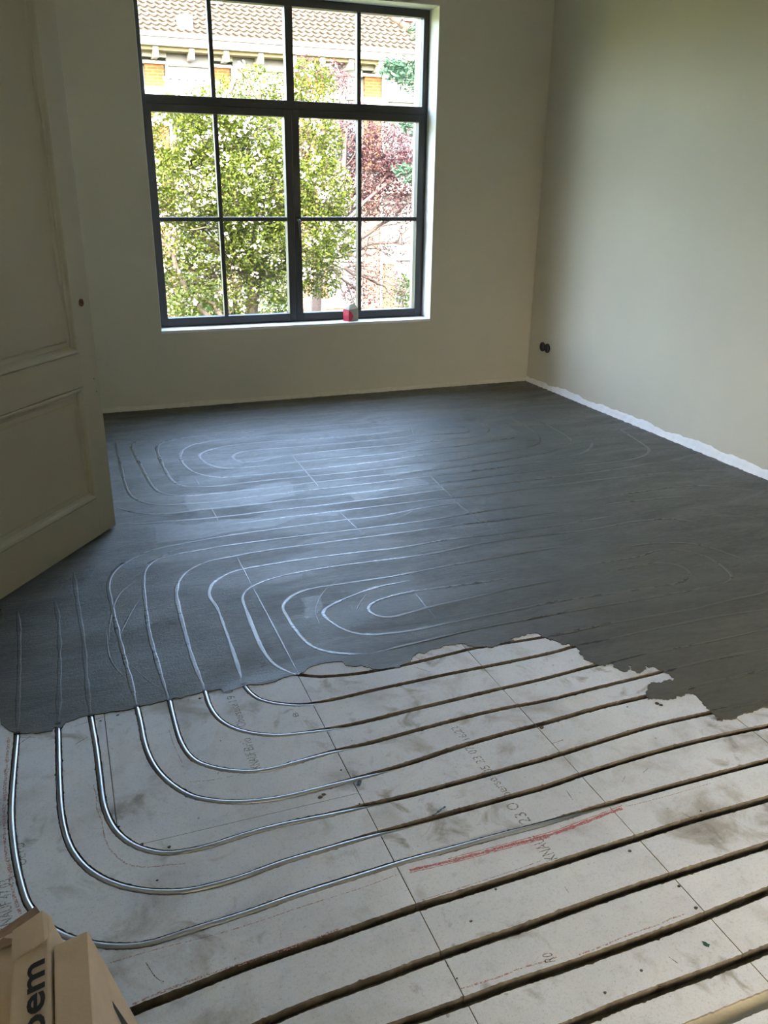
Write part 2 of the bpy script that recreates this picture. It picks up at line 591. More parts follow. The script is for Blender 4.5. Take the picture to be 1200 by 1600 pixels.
def catmull(P, per=10):
    P = np.asarray(P, float)
    Q = np.vstack([2 * P[0] - P[1], P, 2 * P[-1] - P[-2]])
    out = []
    for i in range(1, len(Q) - 2):
        p0, p1, p2, p3 = Q[i - 1:i + 3]
        for t in np.linspace(0, 1, per, endpoint=False):
            out.append(0.5 * (2 * p1 + (p2 - p0) * t + (2 * p0 - 5 * p1 + 4 * p2 - p3) * t ** 2 + (3 * p1 - p0 - 3 * p2 + p3) * t ** 3))
    out.append(P[-1])
    return np.array(out)


def smooth_path(P, step, win):
    P = resample(catmull(P), step)
    k = max(1, int(win / step / 2))
    if len(P) > 2 * k + 2:
        pad = np.vstack([2 * P[0] - P[k:0:-1], P, 2 * P[-1] - P[-2:-k - 2:-1]])
        ker = np.hanning(2 * k + 3)[1:-1]
        ker /= ker.sum()
        P = np.stack([np.convolve(pad[:, j], ker, 'valid') for j in range(2)], 1)
    return P


CURVE = {}
_t = [np.array(fl(*GR[n][-1])[:2]) - np.array(fl(*GR[n][-3])[:2]) for n in ('P1', 'P2', 'G1', 'G2', 'G3', 'G4')]
TAIL = np.mean([v / np.linalg.norm(v) for v in _t], axis=0)
TAIL /= np.linalg.norm(TAIL)
for nm in ORDER:
    W = np.array([fl(x, y, -0.002)[:2] for x, y in GR[nm]])
    # run on to the right wall, parallel to the others; lead the other end under the compound or the skirting
    tail = W[-1] - W[-4 if len(W) > 5 else 0]
    tail /= np.linalg.norm(tail)
    if nm[0] == 'G' or nm in ('P1', 'P2'):
        tail = TAIL
    ext = (R - 0.02 - W[-1][0]) / tail[0]
    if nm[0] == 'P' and nm not in ('P1', 'P2'):
        ext = 0.25
    W = np.vstack([W] + [W[-1] + tail * e for e in np.arange(0.05, ext, 0.05)])
    head = W[0] - W[1]
    head /= np.linalg.norm(head)
    if nm[0] == 'P':
        hl = 0.16 if nm != 'P8' else 0.06
        W = np.vstack([W[0] + head * hl, W])
    else:
        hx = (W[0][0] - (L + 0.01)) / -head[0] if head[0] < 0 else 0.3
        W = np.vstack([W[0] + head * e for e in np.arange(hx, 0.03, -0.05)] + [W])
    CURVE[nm] = smooth_path(W, 0.007, 0.06)

GW = {nm: (0.0225 if nm[0] == 'G' else 0.0190) for nm in ORDER}
for nm in ('P8', 'P7', 'P6', 'P5'):
    GW[nm] = 0.0175
GW['G5'] = 0.034


def offset(P, o, chip=0.0):
    T = np.gradient(P, axis=0)
    T /= np.linalg.norm(T, axis=1)[:, None]
    N = np.stack([-T[:, 1], T[:, 0]], 1)
    a = np.full(len(P), float(o))
    if chip:
        sg = 1 if o > 0 else -1
        a = a + sg * rng.normal(0, chip, len(P))
        hit = rng.random(len(P)) < 0.03
        a[hit] += sg * rng.uniform(0.0008, 0.003, hit.sum())
    return P + N * a[:, None]


def clip_half(poly, a, b, c):
    """keep a*x+b*y<=c"""
    out = []
    n = len(poly)
    for i in range(n):
        p, q = poly[i], poly[(i + 1) % n]
        dp, dq = a * p[0] + b * p[1] - c, a * q[0] + b * q[1] - c
        if dp <= 0:
            out.append(p)
        if (dp < 0 < dq) or (dq < 0 < dp):
            t = dp / (dp - dq)
            out.append((p[0] + (q[0] - p[0]) * t, p[1] + (q[1] - p[1]) * t))
    return out


def area(poly):
    n = len(poly)
    return abs(sum(poly[i][0] * poly[(i + 1) % n][1] - poly[(i + 1) % n][0] * poly[i][1] for i in range(n))) / 2


floor = MB().box((L, REAR, -0.07), (R, D, -0.0335)).build('floor', MT['sub'])
tag(floor, 'floor of grey gypsum boards with pipe grooves, half covered by dark damp levelling compound', kind='structure')

# every curve runs from the left (or far left) end to the right end, so "left" of the walk is the far / inner side
strips = []
p8 = [tuple(p) for p in offset(CURVE['P8'], +GW['P8'] / 2, 0.0005)]
strips.append(p8 + [(p8[-1][0], p8[-1][1] + 0.35), (p8[0][0], p8[-1][1] + 0.35)])
for a_, b_ in zip(ORDER[:-1], ORDER[1:]):
    A = offset(CURVE[a_], -GW[a_] / 2, 0.0005)
    B = offset(CURVE[b_], +GW[b_] / 2, 0.0005)
    poly = [tuple(p) for p in A] + [tuple(p) for p in B[::-1]]
    if a_ == 'P1':
        poly = [(L + 0.002, A[0][1])] + poly + [(L + 0.002, B[0][1])]
    strips.append(poly)
A = offset(CURVE['G5'], -GW['G5'] / 2, 0.0005)
strips.append([tuple(p) for p in A] + [(R - 0.002, REAR), (L + 0.002, REAR)])

JX = [L - 0.1, -0.023, 0.586, 1.183, 1.78, 2.38, 2.98, R + 0.1]
GAP = 0.0011
tj = fl(400, 1274)[1]
for si, poly in enumerate(strips):
    JC = JX if si < 6 else [JX[0]] + JX[2:]
    for ci in range(len(JC) - 1):
        pc = clip_half(poly, -1, 0, -(JC[ci] + GAP))
        if len(pc) > 2:
            pc = clip_half(pc, 1, 0, JC[ci + 1] - GAP)
        if len(pc) < 3 or area(pc) < 2e-4:
            continue
        parts = [pc]
        if si == 5 and ci == 1:      # the cross joint between two boards
            parts = [clip_half(pc, -0.02, -1, -(tj + 0.0008)), clip_half(pc, 0.02, 1, tj - 0.0008)]
        for q in parts:
            if len(q) > 2 and area(q) > 2e-4:
                dz = rng.uniform(-0.0004, 0.0002)
                MB().prism(q, -0.025, dz, bottom=False, side=1).build('board', [MT['board'], MT['groove']], floor)

for nm in ORDER:
    hw = GW[nm] / 2 + 0.0025
    dep = 0.0325 if nm != 'G5' else 0.009
    prof = [(-hw, -0.0235)] if nm != 'G5' else [(-hw, -0.003)]
    zt = prof[0][1]
    for k in range(1, 8):
        an = math.pi * k / 8
        prof.append((-hw * math.cos(an), zt - (dep + zt) * math.sin(an)))
    prof.append((hw, zt))
    g = MB().sweep(CURVE[nm], prof[::-1]).build('groove', MT['groove_fill' if nm == 'G5' else 'groove'], floor)

# pipes lying in the grooves
pipe_names = [
    ('P8', 'thin silver heating pipe with the shortest bare run, first from the dark compound'),
    ('P7', 'silver heating pipe with the tightest full bend, second from the dark compound'),
    ('P6', 'silver heating pipe running between two printed words, third from the dark compound'),
    ('P5', 'silver heating pipe just below the printed board lettering, fourth from the dark compound'),
    ('P4', 'silver heating pipe, fifth from the dark compound, fourth from the left edge'),
    ('P3', 'silver heating pipe bending across the board joint, third from the left edge'),
    ('P2', 'silver heating pipe with a wide bend, second from the left edge'),
    ('P1', 'outermost silver heating pipe, running behind the cardboard boxes'),
]
for nm, lab in pipe_names:
    P = CURVE[nm]
    if nm in ('P1', 'P2'):
        P = P[P[:, 0] < 2.4] if False else P
    s = np.r_[0, np.cumsum(np.linalg.norm(np.diff(P, axis=0), axis=1))]
    xs = P[:, 0]
    shallow = {'P1': 0.95, 'P2': 0.45, 'P3': 0.42, 'P4': 0.50, 'P5': 0.42, 'P6': 0.42, 'P7': 0.42, 'P8': 0.45}[nm]
    k = np.clip((xs - shallow) / 0.40, 0, 1)
    k = k * k * (3 - 2 * k)
    z = -0.0040 * (1 - k) - 0.0205 * k + 0.0012 * np.sin(s * 9 + len(nm) * 2 + ord(nm[1]))
    z = z - 0.011 * np.clip((0.165 - s) / 0.05, 0, 1)
    r = 0.0074 if nm not in ('P8', 'P7') else 0.0068
    mb = MB().tube([(p[0], p[1], zz) for p, zz in zip(P[::3], z[::3])], r, 12)
    tag(mb.build('heating_pipe', MT['pipe']), lab, 'pipe', 'floor heating pipes laid in the board grooves')

# ------------------------------------------------------------------ the levelling compound
edge_px = [(12, 1140), (22, 1145), (32, 1147), (55, 1147), (82, 1143), (86, 1137), (97, 1138), (102, 1129), (120, 1124), (137, 1119), (145, 1117), (172, 1113), (200, 1110), (212, 1106), (240, 1100), (262, 1094),
           (282, 1092), (300, 1087), (318, 1081), (350, 1078), (365, 1073), (380, 1069), (395, 1071), (412, 1070), (430, 1066), (443, 1059), (455, 1056), (468, 1054), (478, 1048), (490, 1041), (505, 1037), (520, 1035), (537, 1036), (555, 1042),
           (580, 1045), (597, 1046), (612, 1044), (630, 1039), (642, 1034), (646, 1025), (654, 1020), (672, 1016), (690, 1012), (706, 1008), (720, 1006), (730, 1009), (741, 1012), (765, 1012), (780, 1008), (792, 1004), (803, 1001), (797, 998), (812, 996), (822, 993), (830, 991),
           (838, 990), (845, 994), (860, 1001), (880, 1008), (898, 1009), (905, 1016), (911, 1025), (919, 1033), (930, 1039), (945, 1041), (958, 1038), (965, 1045), (974, 1050), (980, 1047), (982, 1040), (988, 1041), (986, 1047), (994, 1052), (1004, 1050), (1010, 1041), (1014, 1044), (1020, 1042), (1027, 1046), (1037, 1049),
           (1044, 1053), (1053, 1060), (1050, 1065), (1036, 1066), (1026, 1068), (1017, 1067), (1012, 1078), (1008, 1088), (1012, 1094), (1022, 1092), (1037, 1094), (1047, 1092), (1056, 1089), (1070, 1087), (1080, 1085), (1088, 1088), (1096, 1096), (1103, 1104), (1108, 1109), (1116, 1117),
           (1124, 1126), (1134, 1125), (1144, 1125), (1152, 1121), (1160, 1117), (1179, 1111), (1200, 1107), (1235, 1102), (1300, 1098)]
E = np.array([fl(x, y)[:2] for x, y in edge_px])
left_edge = [(L + 0.004, 4.0), (L + 0.004, 3.6), (-0.40, 3.25), (-0.352, 3.10), (-0.336, 3.03), (-0.350, 2.98), (-0.338, 2.92), (-0.352, 2.86), (-0.346, 2.70), (-0.350, 2.55), (-0.333, 2.43), (-0.325, 2.39), (-0.318, 2.35)]
right_tail = [(2.6, E[-1][1] + 0.05), (3.0, E[-1][1] - 0.02), (R - 0.004, E[-1][1] - 0.06)]


def jag(P, amp_fn, levels=4):
    P = [np.array(p, float) for p in P]
    for lv in range(levels):
        out = [P[0]]
        for a, b in zip(P[:-1], P[1:]):
            d = b - a
            ln = np.linalg.norm(d)
            if ln > 0.007:
                nrm = np.array([-d[1], d[0]]) / (ln + 1e-9)
                m = (a + b) / 2 + nrm * rng.normal(0, 1) * ln * amp_fn((a + b) / 2)
                out.append(m)
            out.append(b)
        P = out
    return [tuple(p) for p in P]


def jag_amp(p):
    return 0.07 if p[0] < 0.75 else (0.17 if p[0] < 1.85 else 0.1)


front = jag(left_edge[1:] + [tuple(e) for e in E] + right_tail, jag_amp)
outline = [left_edge[0]] + front + [(R - 0.003, D - 0.003), (L + 0.003, D - 0.003)]
ZS = 0.0032
# rounded leading edge: a lower, slightly wider skirt under the top face
scr = MB()
scr.prism(outline, -0.0008, ZS)
screed = scr.build('levelling_compound', MT['screed'], floor)
tag(screed, 'dark grey damp levelling compound with ridges above the buried pipes')

TR = []   # ridges over the buried pipes: frame positions on the compound
TR += [
    [(27, 1145), (28, 1097), (30, 1047), (30, 988), (27, 955)],
    [(91, 1130), (92, 1080), (93, 1030), (92, 980), (90, 960), (85, 938)],
    [(141, 1117), (135, 1063), (130, 997), (125, 967), (119, 928), (115, 893)],
    [(213, 1101), (199, 1046), (185, 992), (176, 952), (169, 920), (170, 905), (180, 890), (200, 875), (230, 862), (260, 854), (310, 845), (360, 836), (440, 825), (540, 812), (590, 807), (665, 793), (720, 786)],
    [(263, 1092), (247, 1040), (233, 988), (227, 944), (224, 912), (227, 890), (240, 876), (272, 867), (310, 860), (350, 853), (440, 841), (540, 829), (630, 818), (695, 809), (770, 797), (870, 784)],
    [(319, 1076), (301, 1031), (289, 989), (279, 950), (275, 925), (281, 904), (297, 890), (322, 878), (350, 872), (415, 860), (490, 850), (565, 840), (630, 832), (720, 820), (795, 811), (880, 798)],
    [(379, 1066), (367, 1028), (352, 985), (338, 948), (326, 931), (331, 912), (345, 902), (362, 894), (390, 887), (465, 875), (540, 865), (630, 855), (695, 844), (770, 835), (820, 828), (882, 819), (960, 806)],
    [(462, 1054), (430, 1040), (409, 1013), (393, 976), (381, 945), (378, 935), (386, 921), (410, 909), (452, 897), (515, 886), (590, 876), (632, 871), (682, 864), (770, 846), (920, 828), (990, 815), (1050, 811), (1090, 816)],
    [(580, 1021), (542, 1022), (510, 1018), (484, 1008), (462, 985), (447, 961), (441, 947), (456, 931), (480, 921), (515, 915), (590, 904), (622, 899), (700, 884), (770, 872), (880, 853)],
    [(580, 1021), (640, 1007), (700, 993), (755, 981), (825, 968), (900, 954), (1012, 935), (1117, 915)],
    [(640, 907), (590, 917), (552, 930), (518, 945), (503, 957), (515, 970), (540, 985), (577, 992), (640, 986), (680, 978), (770, 960), (870, 940), (910, 934), (1025, 917), (1060, 911), (1077, 902), (1075, 892), (1062, 884), (1040, 880), (1012, 880), (992, 886), (950, 893)],
    [(790, 904), (745, 911), (682, 919), (640, 925), (602, 934), (580, 943), (575, 952), (585, 961), (610, 965), (640, 957), (682, 946), (757, 930), (807, 918), (870, 906)],
    [(1205, 918), (1192, 927), (1155, 935), (1082, 952), (1025, 962), (950, 975), (906, 985), (850, 996)],
    [(900, 886), (992, 871), (1032, 859), (1075, 861), (1107, 872), (1132, 887), (1144, 900), (1138, 909), (1117, 915)],
    [(970, 856), (1025, 849), (1090, 851), (1150, 870), (1175, 880)],
    [(942, 1001), (1020, 984), (1112, 965), (1150, 959), (1205, 951)],
    [(1002, 1023), (1080, 1009), (1205, 982)],
    [(1047, 1046), (1125, 1028), (1205, 1012)],
    [(1050, 1080), (1092, 1070), (1205, 1045)],
    [(1110, 1111), (1158, 1104), (1205, 1092)],
    # far loops
    [(640, 656), (540, 663), (440, 671), (355, 677)],
    [(640, 664), (540, 672), (460, 678), (385, 683), (335, 688), (302, 694), (287, 701), (281, 711), (283, 719), (289, 728), (301, 737), (320, 743), (347, 746), (385, 743), (440, 738), (515, 730), (590, 721), (665, 711), (740, 703)],
    [(640, 672), (540, 682), (460, 687), (410, 691), (360, 696), (330, 702), (310, 710), (317, 720), (330, 727), (352, 732), (385, 730), (440, 725), (490, 719), (590, 710), (665, 702), (740, 694), (765, 689), (798, 685), (812, 679), (801, 669), (783, 661)],
    [(695, 665), (722, 667), (734, 672), (727, 677), (690, 678), (640, 682), (540, 692), (440, 700), (410, 702), (375, 706), (363, 713), (370, 720), (390, 722), (410, 720), (440, 713), (540, 702), (665, 691), (720, 685), (750, 681), (764, 672), (756, 662), (732, 658)],
    [(460, 671), (385, 675), (310, 681), (275, 686), (253, 691), (245, 700), (249, 715), (257, 733), (268, 750), (282, 759), (300, 761), (335, 760), (385, 754), (440, 748), (515, 741), (615, 730), (715, 718), (780, 707), (825, 699), (843, 691), (840, 678), (816, 663), (798, 654)],
    [(212, 690), (205, 700), (214, 717), (225, 738), (236, 757), (248, 769), (267, 774), (290, 775), (335, 771), (385, 766), (440, 760), (515, 751), (615, 740), (740, 726), (810, 715), (864, 705), (888, 696), (891, 686), (864, 669), (834, 654)],
    [(181, 690), (187, 722), (193, 748), (201, 770), (213, 781), (235, 788), (265, 789), (290, 787), (335, 784), (385, 777), (440, 771), (515, 762), (615, 751), (740, 736), (840, 722), (900, 711), (921, 702), (926, 690)],
    [(182, 792), (200, 799), (235, 804), (272, 802), (310, 797), (385, 789), (440, 783), (540, 772), (665, 757), (740, 748), (840, 735), (960, 722), (1002, 714), (1015, 704), (1003, 693), (960, 666)],
    [(185, 819), (222, 819), (260, 815), (322, 810), (385, 803), (440, 796), (540, 785), (665, 769), (740, 760), (840, 749), (945, 736), (1030, 722)],
    [(347, 821), (385, 816), (440, 809), (540, 797), (665, 782), (740, 774), (840, 762), (960, 747), (1050, 738)],
    [(930, 780), (1005, 768), (1080, 759), (1150, 762)],
    [(936, 790), (1020, 780), (1080, 775)],
]


def ridge(P, w, h, name='pipe_trace', mat=None, nz=1.0):
    n = len(P)
    wv = np.convolve(rng.normal(0, 1, n + 20), np.ones(5) / 5, 'same')[10:10 + n]
    hv = np.convolve(rng.normal(0, 1, n + 20), np.ones(7) / 7, 'same')[10:10 + n]
    fade = np.clip(np.minimum(np.arange(n), np.arange(n)[::-1]) / 8, 0, 1)

    def prof(i):
        ww = w * max(0.4, 1 + 0.38 * wv[i] * nz) * (0.4 + 0.6 * fade[i])
        hh = h * max(0.3, 1 + 0.45 * hv[i] * nz) * fade[i]
        z = ZS
        return [(-ww / 2, z - 0.0005), (-ww * 0.42, z + hh * 0.9), (-ww * 0.2, z + hh), (0, z + hh), (ww * 0.2, z + hh), (ww * 0.42, z + hh * 0.9), (ww / 2, z - 0.0005)][::-1]
    return MB().sweep(P, prof).build(name, mat or MT['trace'], screed)


for ti, t in enumerate(TR):
    W = np.array([fl(x, y, ZS)[:2] for x, y in t])
    far = W[:, 1].mean()
    P = smooth_path(W, 0.012, 0.10 if far < 3.2 else 0.20)
    keep = (P[:, 0] < R - 0.03) & (P[:, 0] > L + 0.02) & (P[:, 1] < D - 0.02)
    P = P[keep]
    if len(P) > 6:
        right = np.mean([q[0] for q in t]) > 800
        ridge(P, 0.012 if right else (0.016 if far < 3.4 else 0.018), 0.0013 if right else 0.0006, mat=MT['screed'] if ti < 3 else None)

# board joints showing through the compound
JT = [[(304, 744), (311, 757)], [(326, 786), (344, 820)], [(370, 869), (392, 912)], [(392, 912), (467, 1054)], [(456, 711), (500, 762)], [(531, 800), (567, 834)],
      [(641, 662), (646, 680)], [(665, 736), (715, 785)], [(707, 780), (752, 816)], [(752, 816), (775, 830), (790, 844)], [(645, 922), (680, 965)]]
for t in JT:
    W = np.array([fl(x, y, ZS)[:2] for x, y in t])
    P = smooth_path(W, 0.02, 0.05) if len(W) > 2 else resample(W, 0.02)
    ridge(P, 0.008, 0.0010, 'joint_trace')

# fresh smoothed patches left by the trowel
for q in ([(288, 771), (452, 752), (462, 775), (296, 798)], [(240, 822), (330, 815), (425, 808), (520, 798), (530, 806), (430, 822), (330, 838), (245, 850)],
          [(345, 1074), (440, 1047), (448, 1055), (350, 1082)], [(540, 770), (650, 745), (672, 758), (560, 784)], [(600, 735), (700, 716), (705, 724), (610, 745)],
          [(470, 935), (500, 930), (498, 958), (478, 968)]):
    W = np.array([fl(x, y, ZS)[:2] for x, y in q])
    W = jag([tuple(w) for w in W] + [tuple(W[0])], lambda p: 0.06, 5)[:-1]
    MB().prism(W, ZS - 0.0004, ZS + 0.0003).build('smoothed_patch', MT['smooth'], screed)

# curved trowel marks
for t in ([(170, 1000), (172, 970), (185, 930), (215, 905)], [(180, 1010), (200, 965), (222, 930)], [(166, 985), (172, 1030), (196, 1060)], [(205, 1040), (235, 1066), (262, 1083)],
          [(205, 905), (260, 865), (330, 848)], [(245, 815), (290, 812), (345, 806)], [(700, 905), (770, 892), (840, 884)], [(640, 960), (650, 950), (680, 940)], [(1090, 786), (1140, 800), (1190, 812)],
          [(500, 975), (492, 955), (505, 925), (530, 905)], [(556, 955), (566, 936), (576, 925)], [(620, 870), (690, 858), (740, 852)], [(590, 815), (625, 808), (660, 790)], [(740, 905), (810, 895)]):
    W = np.array([fl(x, y, ZS)[:2] for x, y in t])
    ridge(smooth_path(W, 0.02, 0.1), 0.006, 0.0007, 'trowel_mark')

# black strips painted as the shade in groove ends beside the compound
for t in ([(846, 998), (900, 985), (920, 981)], [(898, 1009), (942, 1001), (958, 997)], [(950, 1037), (1000, 1024), (1012, 1021)], [(1040, 1050), (1058, 1044)], [(1075, 1078), (1087, 1074)],
          [(1108, 1110), (1135, 1107), (1158, 1106)], [(1125, 1030), (1168, 1020)]):
    W = np.array([fl(x, y, ZS)[:2] for x, y in t])
    P = smooth_path(W, 0.01, 0.03)
    n = len(P)
    wv = np.abs(rng.normal(1, 0.35, n)) * np.sin(np.linspace(0.15, math.pi - 0.1, n)) * 0.0055
    MB().sweep(P, lambda i: [(wv[i], ZS + 0.0004), (0, ZS + 0.0002), (-wv[i], ZS + 0.0004)]).build('groove_end_shade', MT['black'], screed)


# black patches standing in for the shade where pipes leave the compound
for (x, y) in ((27, 1146), (91, 1131), (142, 1118), (214, 1104), (265, 1094), (321, 1078), (381, 1068)):
    c = fl(x, y, ZS)
    el_ = [(c.x + 0.009 * math.cos(a) * random.uniform(0.8, 1.2), c.y + 0.003 + 0.006 * math.sin(a) * random.uniform(0.8, 1.2)) for a in np.linspace(0, 2 * math.pi, 14, endpoint=False)]
    MB().prism(el_, ZS - 0.003, ZS + 0.0009).build('pipe_gap_shade', MT['black'], screed)


# ------------------------------------------------------------------ prints and marks on the boards
def text_mesh(body, size, name, bold=0.0):
    cu = bpy.data.curves.new(name, 'FONT')
    cu.body = body
    cu.size = size
    cu.resolution_u = 3
    cu.offset = bold
    tmp = bpy.data.objects.new(name, cu)
    COL.objects.link(tmp)
    me = bpy.data.meshes.new_from_object(tmp)
    bpy.data.objects.remove(tmp)
    bpy.data.curves.remove(cu)
    me.materials.clear()
    return me


def stamp(body, p_start, p_end, height, mat=None, name='printed_stamp'):
    """text lying on the boards, its baseline from p_start to p_end"""
    a, b = fl(*p_start, 0.0007), fl(*p_end, 0.0007)
    me = text_mesh(body, height * 1.38, name)
    xs = [v.co.x for v in me.vertices]
    wdt = max(xs) - min(xs)
    d = (b - a)
    k = d.length / wdt
    ex = d.normalized()
    ey = Vector((-ex.y, ex.x, 0))
    x0 = min(xs)
    for v in me.vertices:
        v.co = a + ex * ((v.co.x - x0) * k) + ey * v.co.y + Vector((0, 0, 0.0))
    return link(name, me, mat or MT['stamp'], floor)


stamp('KNAUF', (408, 1199), (398, 1174), 0.030)
stamp('Brio', (397, 1171), (391, 1152), 0.030)
stamp('Oberseite', (385, 1134), (371, 1099), 0.028)
stamp('19 0', (370, 1095), (363, 1077), 0.028)
stamp('B', (467, 1119), (465, 1113), 0.018, MT['pencil'], 'pencil_letter')
stamp('KNAUF', (872, 1341), (842, 1303), 0.034)
stamp('23', (831, 1284), (819, 1268), 0.034)
stamp('O', (813, 1263), (806, 1253), 0.034)
stamp('berse', (800, 1242), (774, 1214), 0.030)
stamp('05 23 07', (771, 1206), (738, 1165), 0.028)
stamp('16:22', (734, 1154), (714, 1134), 0.026)
stamp('KNAUF 47 03', (20, 1452), (16, 1372), 0.026)
stamp('OETO', (42, 1350), (38, 1315), 0.026)
stamp('R0', (868, 1502), (862, 1488), 0.024, MT['pencil'], 'pencil_letter')


def mark(pts, w, mat, name, z=0.0006, jit=0.0):
    W = np.array([fl(x, y, z)[:2] for x, y in pts])
    P = smooth_path(W, 0.01, 0.05) if len(W) > 2 else resample(W, 0.008)
    n = len(P)
    o = np.convolve(rng.normal(0, 1, n + 8), np.ones(5) / 5, 'same')[4:4 + n] * jit
    ww = w * (1 + 0.25 * rng.normal(0, 1, n))
    return MB().sweep(P, lambda i: [(o[i] + ww[i] / 2, z), (o[i] - ww[i] / 2, z)]).build(name, mat, floor)


r1 = [(640, 1360), (700, 1346), (780, 1325), (860, 1304), (915, 1284), (972, 1263)]
mark(r1, 0.008, MT['red'], 'red_chalk_line', 0.0007, 0.001)
mark([(x, y - 4) for x, y in r1[1:]], 0.0022, MT['red'], 'red_chalk_line', 0.0008, 0.001)
mark([(x, y + 4) for x, y in r1[:4]], 0.0022, MT['red'], 'red_chalk_line', 0.0009, 0.001)
mark([(980, 1260), (1045, 1243), (1110, 1224)], 0.002, MT['red_faint'], 'red_chalk_line')
mark([(168, 1506), (200, 1496), (260, 1479), (330, 1462), (400, 1441), (480, 1414), (560, 1389), (622, 1366)], 0.0022, MT['red_faint'], 'red_chalk_line')
mark([(207, 1570), (260, 1547), (330, 1521), (400, 1498), (470, 1474), (530, 1452)], 0.006, MT['red_faint'], 'red_chalk_line', jit=0.002)
mark([(660, 1406), (720, 1387), (800, 1361), (845, 1345)], 0.002, MT['red_faint'], 'red_chalk_line')
mark([(14, 1152), (10, 1200), (7, 1260), (9, 1320), (15, 1360), (22, 1400), (32, 1428)], 0.008, MT['red_faint'], 'red_chalk_line', jit=0.002)
mark([(146, 1226), (153, 1262), (165, 1312), (180, 1338), (205, 1351), (240, 1354), (290, 1348)], 0.003, MT['red_faint'], 'red_chalk_line', jit=0.004)
mark([(264, 1140), (272, 1165), (285, 1192)], 0.002, MT['red_faint'], 'red_chalk_line')
mark([(290, 1222), (330, 1219), (365, 1212)], 0.002, MT['red_faint'], 'red_chalk_line')
mark([(720, 1545), (780, 1526), (870, 1496)], 0.0035, MT['red_faint'], 'red_chalk_line', jit=0.002)
mark([(905, 1492), (980, 1463), (1070, 1428)], 0.0035, MT['red_faint'], 'red_chalk_line', jit=0.002)
mark([(676, 1275), (696, 1260)], 0.007, MT['blue'], 'blue_marker_dash', 0.0007)
mark([(559, 1228), (563, 1219)], 0.010, MT['blue'], 'blue_smudge', 0.0007)
g0 = fl(1104, 1476, 0)
MB().prism(jag([(g0.x - 0.007, g0.y + 0.002), (g0.x - 0.004, g0.y + 0.011), (g0.x + 0.002, g0.y + 0.006), (g0.x + 0.007, g0.y - 0.003), (g0.x + 0.001, g0.y - 0.007), (g0.x - 0.007, g0.y + 0.002)], lambda p: 0.15, 3)[:-1], 0, 0.0008).build('green_paint_spot', MT['green'], floor)
for t in ([(117, 1163), (138, 1151)], [(30, 1152), (56, 1152)], [(48, 1150), (24, 1166)], [(116, 1135), (165, 1119)], [(228, 1504), (246, 1532), (256, 1534)], [(340, 1210), (342, 1206)], [(1045, 1495), (1059, 1505)], [(882, 1385), (889, 1395)],
          [(885, 1235), (895, 1250)], [(972, 1222), (977, 1213)], [(647, 1042), (672, 1050)], [(862, 1162), (880, 1156)], [(1066, 1270), (1080, 1278)], [(1005, 1207), (1013, 1200)], [(310, 1092), (318, 1089)]):
    mark(t, 0.0018, MT['pencil'], 'pencil_stroke', 0.0007)

# loose crumbs of compound and plaster
cr = MB()
crumb_px = [(846, 1138, 7), (838, 1136, 4), (500, 1247, 6), (506, 1242, 5), (184, 1118, 4), (157, 1127, 3), (1026, 1100, 6), (1033, 1103, 5), (1122, 1126, 5), (980, 1105, 3), (945, 1200, 3), (984, 1331, 4), (533, 1204, 3), (345, 1158, 2),
            (312, 1092, 4), (185, 1293, 4), (222, 1320, 4), (265, 1324, 4), (246, 1376, 3), (562, 1257, 3), (1002, 1517, 3), (1030, 1543, 3), (945, 1552, 3), (714, 1529, 2), (700, 1510, 2), (736, 1440, 3), (775, 1390, 3), (1095, 1268, 3), (1060, 1386, 4), (1087, 1420, 4)]
for (x, y, s) in crumb_px:
    c = fl(x, y)
    bm = bmesh.new()
    bmesh.ops.create_icosphere(bm, subdivisions=1, radius=s * 0.0011)
    for v in bm.verts:
        v.co = Vector((v.co.x * random.uniform(0.7, 1.5), v.co.y * random.uniform(0.6, 1.2), v.co.z * random.uniform(0.3, 0.6)))
    z0 = -min(v.co.z for v in bm.verts)
    bm.verts.ensure_lookup_table()
    cr.add([v.co + Vector((c.x, c.y, z0)) for v in bm.verts], [[v.index for v in f.verts] for f in bm.faces])
    bm.free()
tag(cr.build('compound_crumbs', MT['mud']), 'small dark crumbs of compound scattered over the bare boards', 'crumbs', kind='stuff')


# ------------------------------------------------------------------ filler strips along the walls
def skirting(name, along, n, hfun, mat, label):
    mb = MB()
    vs, fs = [], []
    for i in range(n + 1):
        t = i / n
        h = hfun(t)
        base, out = along(t)
        o = 0.004 + 0.003 * random.random()
        o2 = 0.010 + 0.010 * random.random()
        for (a, z) in ((0.0, h), (0.5, h - 0.002), (1.0, h * 0.55), (o2 / o, 0.009), (o2 / o * 1.4, 0.001)):
            vs.append(base + out * (o * a) + Vector((0, 0, z)))
    k = 5
    for i in range(n):
        for j in range(k - 1):
            fs.append((i * k + j, i * k + j + 1, (i + 1) * k + j + 1, (i + 1) * k + j))
    mb.add(vs, fs, 0, True)
    return tag(mb.build(name, mat), label, kind='structure')


def wob(seed, f, t):
    rr = random.Random(seed)
    return sum(math.sin(t * f * (1.7 ** k) + rr.uniform(0, 6)) / (1.35 ** k) for k in range(6)) / 3


skirting('baseboard_right', lambda t: (Vector((R, 2.2 + (D - 2.2) * t, 0)), Vector((-1, 0, 0))), 260,
         lambda t: max(0.02, 0.052 + 0.017 * wob(3, 30, t) + 0.012 * (1 - t) - 0.012 * t), MT['white_plaster'], 'ragged white filler strip along the foot of the right wall')
skirting('baseboard_back', lambda t: (Vector((L + (R - L) * t, D, 0)), Vector((0, -1, 0))), 260,
         lambda t: max(0.015, 0.034 + 0.007 * wob(5, 30, t) - 0.006 * t), MT['cream_plaster'], 'cream filler strip along the foot of the window wall')

